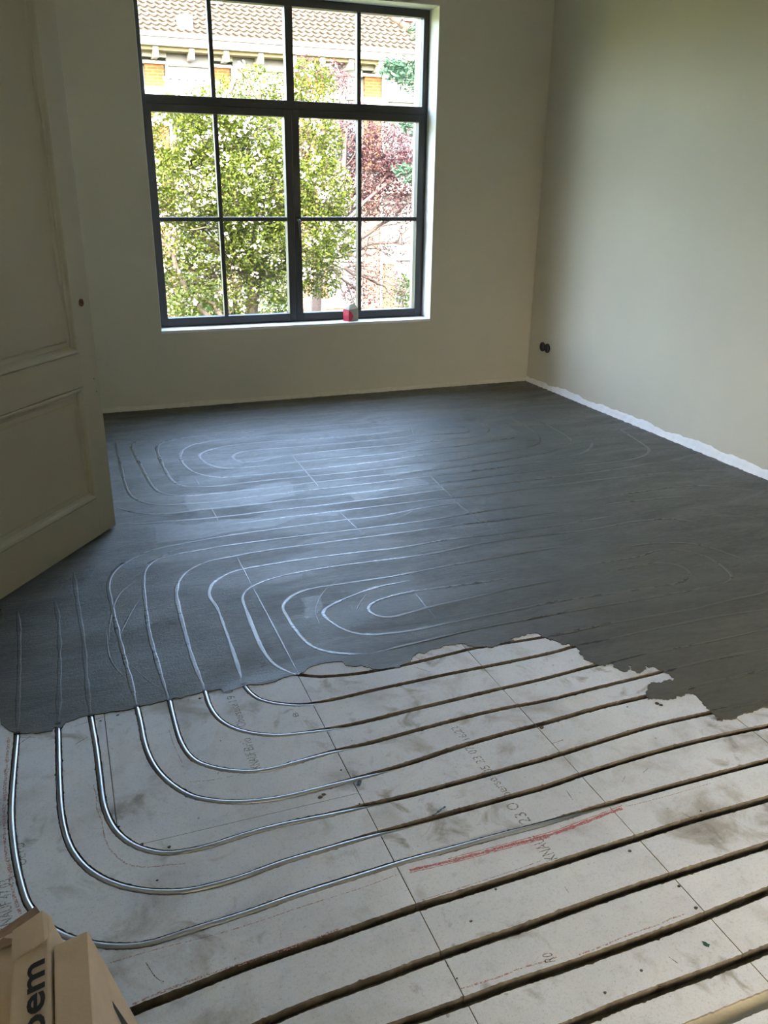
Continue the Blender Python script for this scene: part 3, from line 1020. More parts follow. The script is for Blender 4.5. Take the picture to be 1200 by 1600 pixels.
# ------------------------------------------------------------------ window
win = empty('window_1', (0.5 * (WL + WR), FR, WB), 'dark grey steel-look window of twelve panes with two casements', kind='structure')
th = 0.004
MB().box((WR - th, D - 0.001, WB), (WR, FR + 0.01, WT)).build('reveal', MT['reveal'], win)
MB().box((WL, D - 0.001, WB), (WL + th, FR + 0.01, WT)).build('reveal', MT['reveal'], win)
MB().box((WL, D - 0.001, WT - th), (WR, FR + 0.01, WT)).build('reveal', MT['reveal'], win)
MB().box((WL, D - 0.003, WB - 0.012), (WR, FR + 0.01, WB + 0.006), bev=0.002).build('window_sill', MT['reveal'], win)

x0, x1, z0, z1 = WL + th, WR - th, WB + 0.006, WT - th
XM = 1.655
FD = FR + 0.065
fo = 0.042                                   # fixed outer frame width
ZT0, ZT1 = 1.985, 2.042                      # transom
fb = MB()
fb.box((x0, FR, z0), (x0 + fo, FD, z1), bev=0.003)
fb.box((x1 - fo, FR, z0), (x1, FD, z1), bev=0.003)
fb.box((x0 + fo, FR, z1 - 0.05), (x1 - fo, FD, z1), bev=0.003)
fb.box((x0 + fo, FR, z0), (x1 - fo, FD, z0 + 0.03), bev=0.003)
fb.build('frame', MT['frame'], win)
MB().box((x0 + fo, FR - 0.004, ZT0), (x1 - fo, FD, ZT1), bev=0.003).build('transom', MT['frame'], win)
MB().box((XM - 0.027, FR, ZT1), (XM + 0.027, FD, z1 - 0.05), bev=0.003).build('mullion', MT['frame'], win)
for xb in (1.131, 2.155):
    MB().box((xb - 0.014, FR + 0.006, ZT1), (xb + 0.014, FD - 0.012, z1 - 0.05), bev=0.002).build('glazing_bar', MT['frame'], win)
# glazing beads and panes of the fixed top row
xs_top = [x0 + fo, 1.131 - 0.014, 1.131 + 0.014, XM - 0.027, XM + 0.027, 2.155 - 0.014, 2.155 + 0.014, x1 - fo]
for i in range(0, 8, 2):
    MB().box((xs_top[i], FR + 0.034, ZT1), (xs_top[i + 1], FR + 0.040, z1 - 0.05)).build('pane', MT['glass'], win)


def casement(xa, xb, bar, hinge_left):
    c = MB()
    cz0, cz1 = z0 + 0.012, ZT0 + 0.004
    sw = 0.050
    f0, f1 = FR - 0.012, FR + 0.055
    c.box((xa, f0, cz0), (xa + sw, f1, cz1), bev=0.003)
    c.box((xb - sw, f0, cz0), (xb, f1, cz1), bev=0.003)
    c.box((xa + sw, f0, cz0), (xb - sw, f1, cz0 + sw), bev=0.003)
    c.box((xa + sw, f0, cz1 - sw), (xb - sw, f1, cz1), bev=0.003)
    co = c.build('casement', MT['frame'], win)
    gz0, gz1 = cz0 + sw, cz1 - sw
    zb = 1.2745
    MB().box((bar - 0.014, f0 + 0.008, gz0), (bar + 0.014, f1 - 0.012, gz1), bev=0.002).build('glazing_bar', MT['frame'], co)
    MB().box((xa + sw, f0 + 0.009, zb - 0.014), (xb - sw, f1 - 0.013, zb + 0.014), bev=0.002).build('glazing_bar', MT['frame'], co)
    gx = [xa + sw, bar - 0.014, bar + 0.014, xb - sw]
    gz = [gz0, zb - 0.014, zb + 0.014, gz1]
    for i in (0, 2):
        for j in (0, 2):
            MB().box((gx[i], FR + 0.030, gz[j]), (gx[i + 1], FR + 0.036, gz[j + 1])).build('pane', MT['glass'], co)
    return co


c1 = casement(x0 + 0.018, XM - 0.002, 1.131, True)
c2 = casement(XM + 0.002, x1 - 0.018, 2.157, False)
hp = Vector((XM + 0.026, FR - 0.012, 1.262))
hb = MB()
hb.box((hp.x - 0.014, hp.y - 0.008, hp.z - 0.035), (hp.x + 0.014, hp.y, hp.z + 0.035), bev=0.003)
hb.tube([hp + Vector((0, 0, 0.008)), hp + Vector((0, -0.035, 0.008)), hp + Vector((0, -0.045, 0.002)), hp + Vector((0.001, -0.048, -0.02)), hp + Vector((0.004, -0.048, -0.125))], [0.008, 0.008, 0.009, 0.008, 0.007], 10)
tag(hb.build('window_handle', MT['handle'], c2), 'dark lever handle pointing down')

# the added fill-light window, out of view in the left wall
fill_win = empty('added_window', (L, (LW[0] + LW[1]) / 2, LW[2]), 'added dark framed fill-light window, unseen in the left wall behind the viewer', kind='structure')
f2 = MB()
for (ya, yb, za, zb_) in ((LW[0], LW[0] + 0.04, LW[2], LW[3]), (LW[1] - 0.04, LW[1], LW[2], LW[3]), (LW[0] + 0.04, LW[1] - 0.04, LW[2], LW[2] + 0.04), (LW[0] + 0.04, LW[1] - 0.04, LW[3] - 0.04, LW[3])):
    f2.box((HX + 0.02, ya, za), (HX + 0.07, yb, zb_))
f2.build('frame', MT['frame'], fill_win)
MB().box((HX + 0.04, LW[0] + 0.04, LW[2] + 0.04), (HX + 0.046, LW[1] - 0.04, LW[3] - 0.04)).build('pane', MT['glass'], fill_win)

# ------------------------------------------------------------------ carton on the sill
px0 = at(548, 503, FR - 0.075)
bag = empty('paper_packet', (px0.x, px0.y, WB + 0.006), 'small crumpled beige paper packet with a red side standing on the window sill', 'packet')
Mb = Matrix.Translation((px0.x, px0.y, WB + 0.006)) @ Matrix.Rotation(math.radians(22), 4, 'Z')
w2, d2, hh = 0.046, 0.032, 0.092
vv = [(-w2, -d2, 0), (w2, -d2, 0), (w2, d2, 0), (-w2, d2, 0), (-w2 * 1.06, -d2, hh * 0.5), (w2 * 1.03, -d2 * 1.1, hh * 0.55), (w2, d2, hh * 0.5), (-w2, d2 * 1.1, hh * 0.5),
      (-w2 * 0.98, -d2, hh * 0.93), (w2 * 1.0, -d2, hh), (w2, d2, hh * 1.02), (-w2, d2, hh * 0.95)]
ff = [(3, 2, 1, 0), (0, 1, 5, 4), (1, 2, 6, 5), (2, 3, 7, 6), (4, 5, 9, 8), (5, 6, 10, 9), (6, 7, 11, 10)]
redf = [(3, 0, 4, 7), (7, 4, 8, 11)]
mb = MB()
mb.add([Mb @ Vector(v) for v in vv], ff)
MT['paper'] = simple('beige_packet_paper', (150, 142, 122), 0.8, 0.06, 40)
MT['redpaper'] = simple('red_packet_paper', (190, 40, 62), 0.6, 0.12, 40)
mb.build('packet_body', MT['paper'], bag)
mb = MB()
mb.add([Mb @ Vector(vv[i]) for i in (3, 0, 4, 7, 8, 11)], [(0, 1, 2, 3), (3, 2, 4, 5)])
mb.add([Mb @ Vector(v) for v in ((-w2, -d2 - 0.0015, 0.002), (-w2 * 0.45, -d2 - 0.0015, 0.002), (-w2 * 0.05, -d2 - 0.004, hh * 0.42), (-w2 * 0.5, -d2 - 0.003, hh * 0.72), (-w2 * 0.99, -d2 - 0.0015, hh * 0.90), (-w2 * 1.07, -d2 - 0.0015, hh * 0.5))], [(0, 1, 2, 3, 4, 5)])
tag(mb.build('printed_side', MT['redpaper'], bag), 'red printed side of the packet')
mb = MB()
fl_ = [(-w2 * 0.98, -d2, hh * 0.93), (w2 * 1.0, -d2, hh), (w2 * 0.9, d2 * 0.2, hh * 1.38), (-w2 * 0.1, d2 * 0.2, hh * 1.30),
       (-w2, d2, hh * 0.95), (w2, d2, hh * 1.02), (w2 * 1.15, d2 * 0.4, hh * 1.62)]
mb.add([Mb @ Vector(v) for v in fl_], [(0, 1, 2, 3), (4, 3, 2, 5), (0, 3, 4), (1, 5, 6, 2)])
mb.build('packet_top', MT['paper'], bag)

# ------------------------------------------------------------------ double socket on the right wall
sp = plane_hit(852, 543, Vector((R, 0, 0)), Vector((1, 0, 0)))
sock = empty('wall_socket', (R, sp.y, sp.z), 'black double wall socket low on the right wall near the corner', 'socket')
for dy in (-0.036, 0.036):
    mb = MB()
    mb.lathe([(0.0365, 0.0), (0.0365, 0.008), (0.033, 0.010), (0.028, 0.006), (0.026, 0.0025), (0.0001, 0.0025)], (R, sp.y + dy, sp.z), 'X-', 28)
    so = mb.build('socket_ring', MT['black'], sock)
    MB().lathe([(0.003, 0.003), (0.003, 0.004), (0.0001, 0.004)], (R - 0.0, sp.y + dy - 0.01, sp.z), 'X-', 8).build('socket_pin', MT['handle'], so)
MB().box((R - 0.006, sp.y - 0.020, sp.z - 0.012), (R, sp.y + 0.020, sp.z + 0.012), bev=0.002).build('socket_bridge', MT['handle'], sock)

# ------------------------------------------------------------------ door
dA, dB = fl(181, 820, 0.015), fl(0, 937, 0.015)
dd = (dB - dA)
dd.z = 0
dd.normalize()                      # from the free edge to the hinge
dn = Vector((dd.y, -dd.x, 0))       # away from / towards the viewer
if dn.dot(CAM - dA) < 0:
    dn = -dn
DW, DH, DT = 0.90, 2.34, 0.040
Md = Matrix(((dd.x, -dn.x, 0, dA.x), (dd.y, -dn.y, 0, dA.y), (0, 0, 1, 0.015), (0, 0, 0, 1)))   # local x: from the free edge, y: into the leaf, z up
door = empty('door_1', (dA.x, dA.y, 0.015), 'cream panelled door standing open on the left, without its handle', kind='structure')
dm = MB()
ST = 0.118                                          # stile width up to the moulding
rails = [(0.0, 0.175), (0.682, 0.822), (2.20, DH)]
dm.box((0, 0, 0), (ST, DT, DH), 0, Md, 0.002)
dm.box((DW - ST, 0, 0), (DW, DT, DH), 0, Md, 0.002)
for za, zb_ in rails:
    dm.box((ST, 0, za), (DW - ST, DT, zb_), 0, Md, 0.0)
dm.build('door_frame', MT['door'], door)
for za, zb_ in ((0.175, 0.682), (0.822, 2.20)):
    xa, xb = ST, DW - ST
    # stepped moulding: a narrow shadow gap, a raised bead, a cove, then the raised field
    steps = [(0.0, 0.004), (0.002, 0.004), (0.003, -0.002), (0.008, -0.004), (0.016, -0.001), (0.024, 0.007), (0.032, 0.010), (0.034, 0.013), (0.052, 0.013)]
    pm = MB()
    vs, fs = [], []
    for (i_, dep) in steps:
        for (x, z) in ((xa + i_, za + i_), (xb - i_, za + i_), (xb - i_, zb_ - i_), (xa + i_, zb_ - i_)):
            vs.append(Md @ Vector((x, dep, z)))
    for i in range(len(steps) - 1):
        for k in range(4):
            fs.append((i * 4 + k, i * 4 + (k + 1) % 4, (i + 1) * 4 + (k + 1) % 4, (i + 1) * 4 + k))
    pm.add(vs, fs)
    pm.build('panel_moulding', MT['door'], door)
    pn = MB()
    steps = [(0.050, 0.013), (0.056, 0.0115), (0.058, 0.009)]
    vs, fs = [], []
    for (i_, dep) in steps:
        for (x, z) in ((xa + i_, za + i_), (xb - i_, za + i_), (xb - i_, zb_ - i_), (xa + i_, zb_ - i_)):
            vs.append(Md @ Vector((x, dep, z)))
    for i in range(len(steps) - 1):
        for k in range(4):
            fs.append((i * 4 + k, i * 4 + (k + 1) % 4, (i + 1) * 4 + (k + 1) % 4, (i + 1) * 4 + k))
    fs.append(tuple(range(len(vs) - 4, len(vs))))
    pn.add(vs, fs)
    pn.box((xa + 0.001, 0.016, za + 0.001), (xb - 0.001, DT - 0.010, zb_ - 0.001), 0, Md)
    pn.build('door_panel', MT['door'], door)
# the bored hole of the missing handle: a wooden ring set flush and a dark core
Mh = Md @ Matrix.Translation((0.061, -0.0006, 1.022)) @ Matrix.Rotation(math.pi / 2, 4, 'X')
hm = MB()
ringp = [(0.0155, 0.0), (0.0155, 0.0016), (0.0135, 0.0018), (0.012, 0.0008), (0.0001, 0.0006)]
hm.lathe(ringp, (0, 0, 0), 'Z', 24, M=Mh)
hole = hm.build('handle_hole', MT['hole'], door)
tag(hole, 'bare brown hole where the handle is missing')
hm = MB()
hm.lathe([(0.006, 0.0012), (0.0045, 0.0022), (0.0001, 0.0022)], (0, 0, 0), 'Z', 16, M=Mh @ Matrix.Translation((-0.003, 0.003, 0)))
hm.build('hole_core', MT['black'], hole)
for (xx, zz, rr_) in ((0.036, 0.698, 0.0032), (0.028, 0.640, 0.0026)):
    hm = MB()
    hm.lathe([(rr_, 0.0), (rr_, 0.0008), (0.0001, 0.0008)], (0, 0, 0), 'Z', 12, M=Md @ Matrix.Translation((xx, -0.0004, zz)) @ Matrix.Rotation(math.pi / 2, 4, 'X'))
    hm.build('screw_hole', MT['hole'], door)

# ------------------------------------------------------------------ cardboard boxes leaning on the left
Fb = Vector((0.030, 1.030, 0.0))
Tb = Vector((-0.0755, 1.030, 0.444))
eu = (Tb - Fb).normalized()
el = Vector((eu.z * -1, 0, eu.x)).normalized()
if el.x > 0:
    el = -el
ey = Vector((0, -1, 0))


def carton(l0, l1, top_px, length, label, top_u=None):
    P0 = Fb + el * l0
    n = el
    hit = plane_hit(top_px[0], top_px[1], P0, n)
    u = (hit - P0).dot(eu)
    yf = hit.y
    uz = l1 * 0.2425 + 0.001
    base = Vector((P0.x, yf - length / 2, 0))
    o = empty('cardboard_box', base, label, 'box', 'cartons leaning at the left edge')
    Mx = Matrix(((el.x, ey.x, eu.x, P0.x), (el.y, ey.y, eu.y, yf), (el.z, ey.z, eu.z, 0.0), (0, 0, 0, 1)))
    return o, Mx, uz, u, yf, l1 - l0


def carton_body(o, Mx, uz, u, w, length, bulge=0.0):
    mb = MB()
    nx, ny = 4, 14
    mb.box((0, 0, uz), (w, length, u), 0, Mx, 0.004)
    b = mb.build('carton_body', MT['card'], o)
    return b


oB, MB_, uzB, uB, yB, wB = carton(0.0, 0.052, (137, 1453), 0.62, 'plain brown cardboard box, rightmost of the three, with a dark slot in its side')
carton_body(oB, MB_, uzB, uB, wB, 0.62)
mb = MB()
sl = [plane_hit(x, y, Fb - el * 0.0006, el) for x, y in ((175, 1563), (181, 1572), (200, 1600), (208, 1622), (200, 1618), (190, 1600), (178, 1575))]
mb.add(sl, [tuple(range(len(sl)))])
mb.build('hand_slot', MT['black'], oB)
# top flap seam
mb = MB()
mb.box((wB * 0.0 + 0.001, 0.004, uB), (wB - 0.002, 0.60, uB + 0.0012), 0, MB_)
mb.build('tape_strip', MT['card'], oB)

oA, MA_, uzA, uA, yA, wA = carton(0.058, 0.114, (79, 1440), 0.62, 'brown cardboard box with large dark lettering, in the middle of the three')
carton_body(oA, MA_, uzA, uA, wA, 0.62)
mb = MB()
mb.add([MA_ @ Vector(v) for v in ((-0.001, -0.004, uA - 0.012), (0.010, -0.012, uA + 0.004), (0.030, -0.006, uA + 0.003), (wA, 0.0, uA + 0.0015), (wA, 0.06, uA + 0.0015), (0.028, 0.055, uA + 0.004), (0.006, 0.05, uA + 0.003), (-0.002, 0.03, uA - 0.004))], [(0, 1, 7), (1, 2, 5, 6), (1, 6, 7), (2, 3, 4, 5)])
mb.build('crumpled_edge', MT['card'], oA)
Ptop = MA_ @ Vector((0, 0, uA + 0.0024))
tm = text_mesh('oem', 1.0, 'printed_lettering', 0.022)
pa = plane_hit(69, 1618, Ptop, eu)
pb = plane_hit(69, 1497, Ptop, eu)
xs = [v.co.x for v in tm.vertices]
ys = [v.co.y for v in tm.vertices]
bx_, by_ = max(xs) - min(xs), max(ys)
dl = (pb - pa)
ph = (plane_hit(45, 1520, Ptop, eu) - plane_hit(68, 1520, Ptop, eu)).length
exv = Vector((0, 1, 0))
for v in tm.vertices:
    v.co = pa + exv * ((v.co.x - min(xs)) / bx_ * dl.dot(exv)) + el * (v.co.y / by_ * ph)
tag(link('printed_lettering', tm, MT['ink'], oA), 'large dark printed letters')

oC, MC_, uzC, uC, yC, wC = carton(0.124, 0.19, (30, 1474), 0.62, 'brown cardboard box with an open end flap, leftmost of the three')
carton_body(oC, MC_, uzC, uC, wC, 0.62)
mb = MB()
fq = [at(74, 1441, yA + 0.002), at(57, 1418, yA + 0.075), at(-25, 1474, yA + 0.065), at(-25, 1492, yA + 0.002), at(20, 1476, yA + 0.002)]
nrm = (fq[1] - fq[0]).cross(fq[2] - fq[0]).normalized() * 0.003
mb.add(fq + [p + nrm for p in fq], [(0, 1, 2, 3, 4), (9, 8, 7, 6, 5)] + [(i, 5 + i, 5 + (i + 1) % 5, (i + 1) % 5) for i in range(5)])
mb.build('open_flap', MT['card_edge'], oC)

# ------------------------------------------------------------------ outside: ground, the house across, trees
GZ = -1.62
tag(MB().box((-60, -60, GZ - 0.3), (60, 70, GZ)).build('garden_ground', simple('garden_soil', (70, 76, 46), 0.95, 0.25, 1.5)), 'garden ground outside the window', kind='structure')

YH = 20.0
MT['tile'] = simple('weathered_roof_tile', (42, 39, 36), 0.9, 0.14, 3.0, spec=0.05)
MT['hwhite'] = simple('white_painted_wood', (112, 112, 110), 0.6, 0.03)
MT['zinc'] = simple('zinc_gutter', (56, 60, 65), 0.5, 0.06)
MT['soffit'] = simple('cream_soffit', (78, 68, 46), 0.7, 0.06)
MT['orange'] = brick_mat('orange_brick', (64, 40, 21), (72, 47, 26), (76, 62, 46), 0.21, 0.062)
MT['pink'] = brick_mat('pale_red_brick', (66, 48, 40), (72, 55, 46), (78, 70, 62), 0.21, 0.062)
MT['soldier'] = brick_mat('soldier_course', (60, 55, 49), (66, 61, 55), (34, 29, 25), 0.20, 0.034, (math.pi / 2, math.pi / 2, 0), 0.006)
MT['course'] = brick_mat('grey_brick_course', (58, 54, 51), (66, 62, 58), (36, 32, 30), 0.15, 0.045)
MT['hglass'] = simple('pale_window_glass', (34, 45, 54), 0.15, 0.1, 3)
MT['teal'] = simple('teal_paint', (26, 41, 39), 0.6, 0.08)
MT['purplegrey'] = simple('grey_slat', (32, 31, 38), 0.7, 0.08)
MT['wood'] = simple('light_wood_post', (70, 56, 34), 0.8, 0.08)
MT['redclay'] = simple('red_clay_pot', (70, 28, 26), 0.8, 0.1)
MT['bark'] = simple('tree_bark', (46, 39, 32), 0.9, 0.2, 14, bump=0.4, bscale=20, bdist=0.02)
MT['bark_dark'] = simple('dark_tree_bark', (38, 31, 31), 0.9, 0.2, 14)

hc = at(430, 64, YH - 0.6)
ZG = hc.z                                             # gutter top
HX0, HX1 = -6.0, 14.0
house = empty('terraced_house', (5, YH, GZ), 'brick house with a tiled hip roof and white gutter across the garden', 'house')


def hx(px, py=150):
    return at(px, py, YH).x


def hz(py, px=430):
    return at(px, py, YH).z


# hip line on the roof plane z = ZG + (y - YH) * slope
SL = math.tan(math.radians(44))
rn = Vector((0, -SL, 1)).normalized()
rp0 = Vector((0, YH - 0.25, ZG))
h1, h2 = plane_hit(575, 7, rp0, rn), plane_hit(657, 62, rp0, rn)
slope_h = (h2.x - h1.x) / (h2.y - h1.y)
RTOP = 5.2


def hip_x(y):
    return h1.x + (y - h1.y) * slope_h


tw, tl = 0.165, 0.135
nrow = int(RTOP / tl)
roof = MB()
roof_len = RTOP / math.sin(math.radians(44))
ncol_sub = 4
ca, sa = math.cos(math.radians(44)), math.sin(math.radians(44))
nrow = int(4.6 / tl)
for rI in range(nrow):
    s0, s1 = rI * tl, (rI + 1) * tl + 0.02
    y_mid = YH - 0.25 + (rI + 0.5) * tl * ca
    xmax = hip_x(y_mid)
    xmin = -1.0
    nx = int((xmax - xmin) / tw * ncol_sub)
    vs, fs = [], []
    for i in range(nx + 1):
        x = xmin + i * tw / ncol_sub
        ph_ = (i % ncol_sub) / ncol_sub
        wv_ = [0.042, 0.020, 0.0, 0.004][i % ncol_sub]
        jit = 0.02 * (rI % 2)
        for (s, lift) in ((s0, 0.052), (s0, 0.012), (s1, 0.0)):
            pass
        for (s, lift) in ((s0, -0.01), (s0 + 0.004, 0.036), (s1, 0.004)):
            h = wv_ + lift
            vs.append((x + jit, YH - 0.25 + s * ca - h * sa, ZG + s * sa + h * ca))
    for i in range(nx):
        for j in range(2):
            fs.append((i * 3 + j, (i + 1) * 3 + j, (i + 1) * 3 + j + 1, i * 3 + j + 1))
    roof.add(vs, fs, 0, False)
rt = roof.build('roof_tiles', MT['tile'], house)
rt['kind'] = 'stuff'
# solid roof under the tiles, with the hip end falling away to the right
ytop = YH - 0.25 + 3.4
rb = MB()
pts = [Vector((-1, YH - 0.25, ZG - 0.02)), Vector((hip_x(YH - 0.25), YH - 0.25, ZG - 0.02)), Vector((hip_x(ytop), ytop, ZG + (ytop - YH + 0.25) * SL - 0.02)), Vector((-1, ytop, ZG + (ytop - YH + 0.25) * SL - 0.02)),
       Vector((-1, ytop + 3.4, ZG - 0.02)), Vector((hip_x(YH - 0.25), ytop + 3.4, ZG - 0.02))]
rb.add(pts, [(0, 1, 2, 3), (1, 5, 2), (2, 5, 4, 3), (0, 3, 4), (0, 4, 5, 1)])
rb.build('roof_deck', MT['tile'], house)
hipm = MB()
hp0, hp1 = Vector((hip_x(YH - 0.25), YH - 0.28, ZG + 0.03)), Vector((hip_x(ytop), ytop, ZG + (ytop - YH + 0.25) * SL + 0.05))
nseg = 26
for i in range(nseg):
    a, b = hp0.lerp(hp1, i / nseg), hp0.lerp(hp1, (i + 1.15) / nseg)
    hipm.tube([a + Vector((0, 0, 0.03)), b], [0.10, 0.075], 8)
hipm.build('hip_ridge', MT['tile'], house)
# chimney behind the hip
cp = at(635, 46, YH + 2.2)
ch = MB()
ch.box((cp.x - 0.11, YH + 2.1, cp.z - 1.0), (cp.x + 0.11, YH + 2.35, cp.z + 0.16), bev=0.01)
ch.box((cp.x - 0.15, YH + 2.06, cp.z + 0.02), (cp.x + 0.15, YH + 2.39, cp.z + 0.06))
ch.box((cp.x - 0.17, YH + 2.04, cp.z + 0.16), (cp.x + 0.17, YH + 2.41, cp.z + 0.20))
ch.tube([(cp.x, YH + 2.22, cp.z + 0.19), (cp.x, YH + 2.22, cp.z + 0.34)], 0.07, 10)
ch.build('chimney', MT['redclay'], house)
# small dormer
dp = plane_hit(292, 50, rp0, rn)
dw0, dw1 = at(285, 38, dp.y).x, at(301, 38, dp.y).x
dz0, dz1 = at(291, 51, dp.y).z, at(291, 22, dp.y).z
dmm = MB()
dmm.box((dw0, dp.y - 0.02, dz0), (dw1, dp.y + 0.9, dz1), bev=0.004)
dorm = dmm.build('dormer', MT['hwhite'], house)
MB().box((dw0 + 0.05, dp.y - 0.026, dz0 + 0.04), (dw1 - 0.05, dp.y - 0.019, dz1 - 0.04)).build('dormer_glass', MT['purplegrey'], dorm)
bars = MB()
for k in range(1, 5):
    zz = dz0 + 0.04 + (dz1 - dz0 - 0.08) * k / 5
    bars.box((dw0 + 0.05, dp.y - 0.032, zz - 0.006), (dw1 - 0.05, dp.y - 0.026, zz + 0.006))
bars.box(((dw0 + dw1) / 2 - 0.006, dp.y - 0.032, dz0 + 0.04), ((dw0 + dw1) / 2 + 0.006, dp.y - 0.026, dz1 - 0.04))
bars.build('dormer_bars', MT['hwhite'], dorm)
MB().box((dw0 - 0.10, dp.y + 0.05, dz0), (dw0 - 0.0, dp.y + 0.9, dz1 - 0.02)).build('dormer_cheek', MT['zinc'], dorm)
rwp = plane_hit(338, 6, rp0, rn)
MB().box((rwp.x - 0.15, rwp.y - 0.1, rwp.z - 0.02), (rwp.x + 0.12, rwp.y + 0.3, rwp.z + 0.42)).build('roof_light', MT['hglass'], house)

XE = hip_x(YH - 0.25) + 0.2
# gutter, fascia, soffit, brackets, frieze
MB().box((-1.2, YH - 0.62, ZG - 0.07), (XE + 0.3, YH - 0.25, ZG + 0.01), bev=0.015).build('gutter', MT['zinc'], house)
MB().box((-1.2, YH - 0.58, ZG - 0.22), (XE + 0.3, YH - 0.30, ZG - 0.07), bev=0.01).build('fascia', MT['hwhite'], house)
MB().box((-1.2, YH - 0.45, ZG - 0.29), (XE + 0.2, YH, ZG - 0.22)).build('soffit', MT['soffit'], house)
zf1 = ZG - 0.29
for pxb in (184, 238, 293, 346, 399, 450, 494, 538, 584, 629, 672):
    xb_ = hx(pxb, 70)
    MB().box((xb_ - 0.055, YH - 0.50, zf1 - 0.14), (xb_ + 0.055, YH, zf1 + 0.06), bev=0.01).build('bracket', MT['hwhite'], house)
zf0 = hz(83, 280)
MB().box((-1.0, YH - 0.06, zf0), (XE, YH + 0.2, zf1)).build('frieze', MT['soldier'], house)
MB().box((-1.0, YH, GZ), (XE, YH + 6.6, zf0 + 0.4)).build('house_wall', simple('tree_shaded_render', (58, 62, 62), 0.9, 0.1, 2, spec=0.05), house)  # wall colour darkened to carry the shade of the trees
PIL = [(226, 256), (334, 358), (457, 505), (568, 593)]
zl1, zl0 = hz(275), hz(300)
for (pa_, pb_) in PIL:
    xa, xb = hx(pa_, 120), hx(pb_, 120)
    p = MB().box((xa, YH - 0.10, hz(262)), (xb, YH + 0.1, zf0 - 0.22)).build('pilaster', MT['orange'], house)
    MB().box((xa - 0.06, YH - 0.12, zf0 - 0.02), (xb + 0.04, YH, zf1)).build('brick_course', MT['course'], p)
    MB().box((xa - 0.10, YH - 0.17, zf0 - 0.12), (xb + 0.06, YH, zf0 - 0.02), bev=0.01).build('cap_stone', MT['hwhite'], p)
    MB().box((xa - 0.06, YH - 0.14, zf0 - 0.24), (xb + 0.04, YH, zf0 - 0.18), bev=0.01).build('cap_stone', MT['hwhite'], p)
    p2 = MB().box((xa, YH - 0.10, GZ), (xb, YH + 0.1, hz(288))).build('pilaster', MT['pink'], house)
    MB().box((xa - 0.12, YH - 0.25, hz(154) - 0.05), (xb + 0.12, YH, hz(146)), bev=0.01).build('sill_stone', MT['hwhite'], p)
    MB().tube([(xb + 0.06, YH - 0.08, GZ), (xb + 0.06, YH - 0.08, zf0 - 0.2)], 0.035, 8).build('downpipe', MT['hwhite'], p2)
for (pa_, pb_) in ((204, 222), (259, 331), (362, 454), (508, 565), (596, 668)):
    xa, xb = hx(pa_, 110), hx(pb_, 110)
    b_ = MB().box((xa, YH - 0.10, zf0 - 0.26), (xb, YH, zf0 - 0.02), bev=0.01).build('blind_box', MT['zinc'], house)
    MB().box((xa + 0.05, YH - 0.04, hz(150)), (xb - 0.05, YH + 0.01, zf0 - 0.26)).build('blind', MT['hwhite'], b_)
    w_ = MB().box((xa + 0.04, YH - 0.05, hz(268)), (xb - 0.04, YH + 0.01, hz(158)), bev=0.005).build('upper_window', MT['teal'], house)
    MB().box((xa + 0.14, YH - 0.06, hz(255)), (xb - 0.14, YH - 0.045, hz(162))).build('window_glazing', MT['hglass'], w_)
    MB().box((xa - 0.02, YH - 0.25, hz(300)), (xb + 0.02, YH, hz(275)), bev=0.01).build('ledge', MT['hwhite'], house)
    d_ = MB().box((xa + 0.05, YH - 0.05, hz(478)), (xb - 0.05, YH + 0.01, hz(368)), bev=0.005).build('lower_window', MT['teal'], house)
    MB().box((xa + 0.12, YH - 0.06, hz(470)), (xb - 0.12, YH - 0.045, hz(412))).build('window_glazing', MT['purplegrey'], d_)
    MB().box((xa + 0.12, YH - 0.07, hz(405)), (xb - 0.12, YH - 0.045, hz(372))).build('awning_blind', MT['teal'], d_)
    MB().box((xa, YH - 0.12, hz(410)), (xb, YH - 0.02, hz(404)), bev=0.005).build('window_rail', MT['hwhite'], d_)
    MB().box((xa - 0.1, YH - 0.18, hz(484)), (xb + 0.1, YH, hz(478)), bev=0.005).build('window_ledge', MT['hwhite'], house)
    MB().box((xa - 0.1, YH - 0.14, GZ), (xb + 0.1, YH, hz(484))).build('plinth', MT['pink'], house)
# balcony rail
bxa, bxb = hx(249, 135), hx(331, 135)
bal = MB().box((bxa, YH - 0.62, hz(127, 290) - 0.03), (bxb, YH - 0.56, hz(127, 290) + 0.01)).build('balcony_rail', MT['purplegrey'], house)
MB().box((bxa, YH - 0.75, hz(160)), (bxb, YH, hz(154))).build('balcony_slab', MT['hwhite'], bal)
sx = bxa + 0.04
while sx < bxb:
    MB().box((sx, YH - 0.605, hz(154)), (sx + 0.085, YH - 0.585, hz(127, 290) - 0.02)).build('balcony_slat', MT['hwhite'], bal)
    MB().box((sx + 0.10, YH - 0.595, hz(154)), (sx + 0.155, YH - 0.58, hz(127, 290) - 0.02)).build('balcony_slat', MT['purplegrey'], bal)
    sx += 0.17

# garden fence post with a rounded cap, between the trees and the house
fp = at(607, 470, 15.0)
post = empty('fence_post', (fp.x, 15.0, GZ), 'light wooden garden post with a white round cap beyond the right panes', 'post')
mbp = MB().box((fp.x - 0.09, 14.91, GZ), (fp.x + 0.09, 15.09, at(607, 412, 15).z), bev=0.015)
mbp.build('post_shaft', MT['wood'], post)
cpz = at(607, 412, 15).z
MB().lathe([(0.12, 0.0), (0.14, 0.03), (0.12, 0.07), (0.07, 0.11), (0.0001, 0.12)], (fp.x, 15.0, cpz), 'Z', 16).build('post_cap', MT['hwhite'], post)

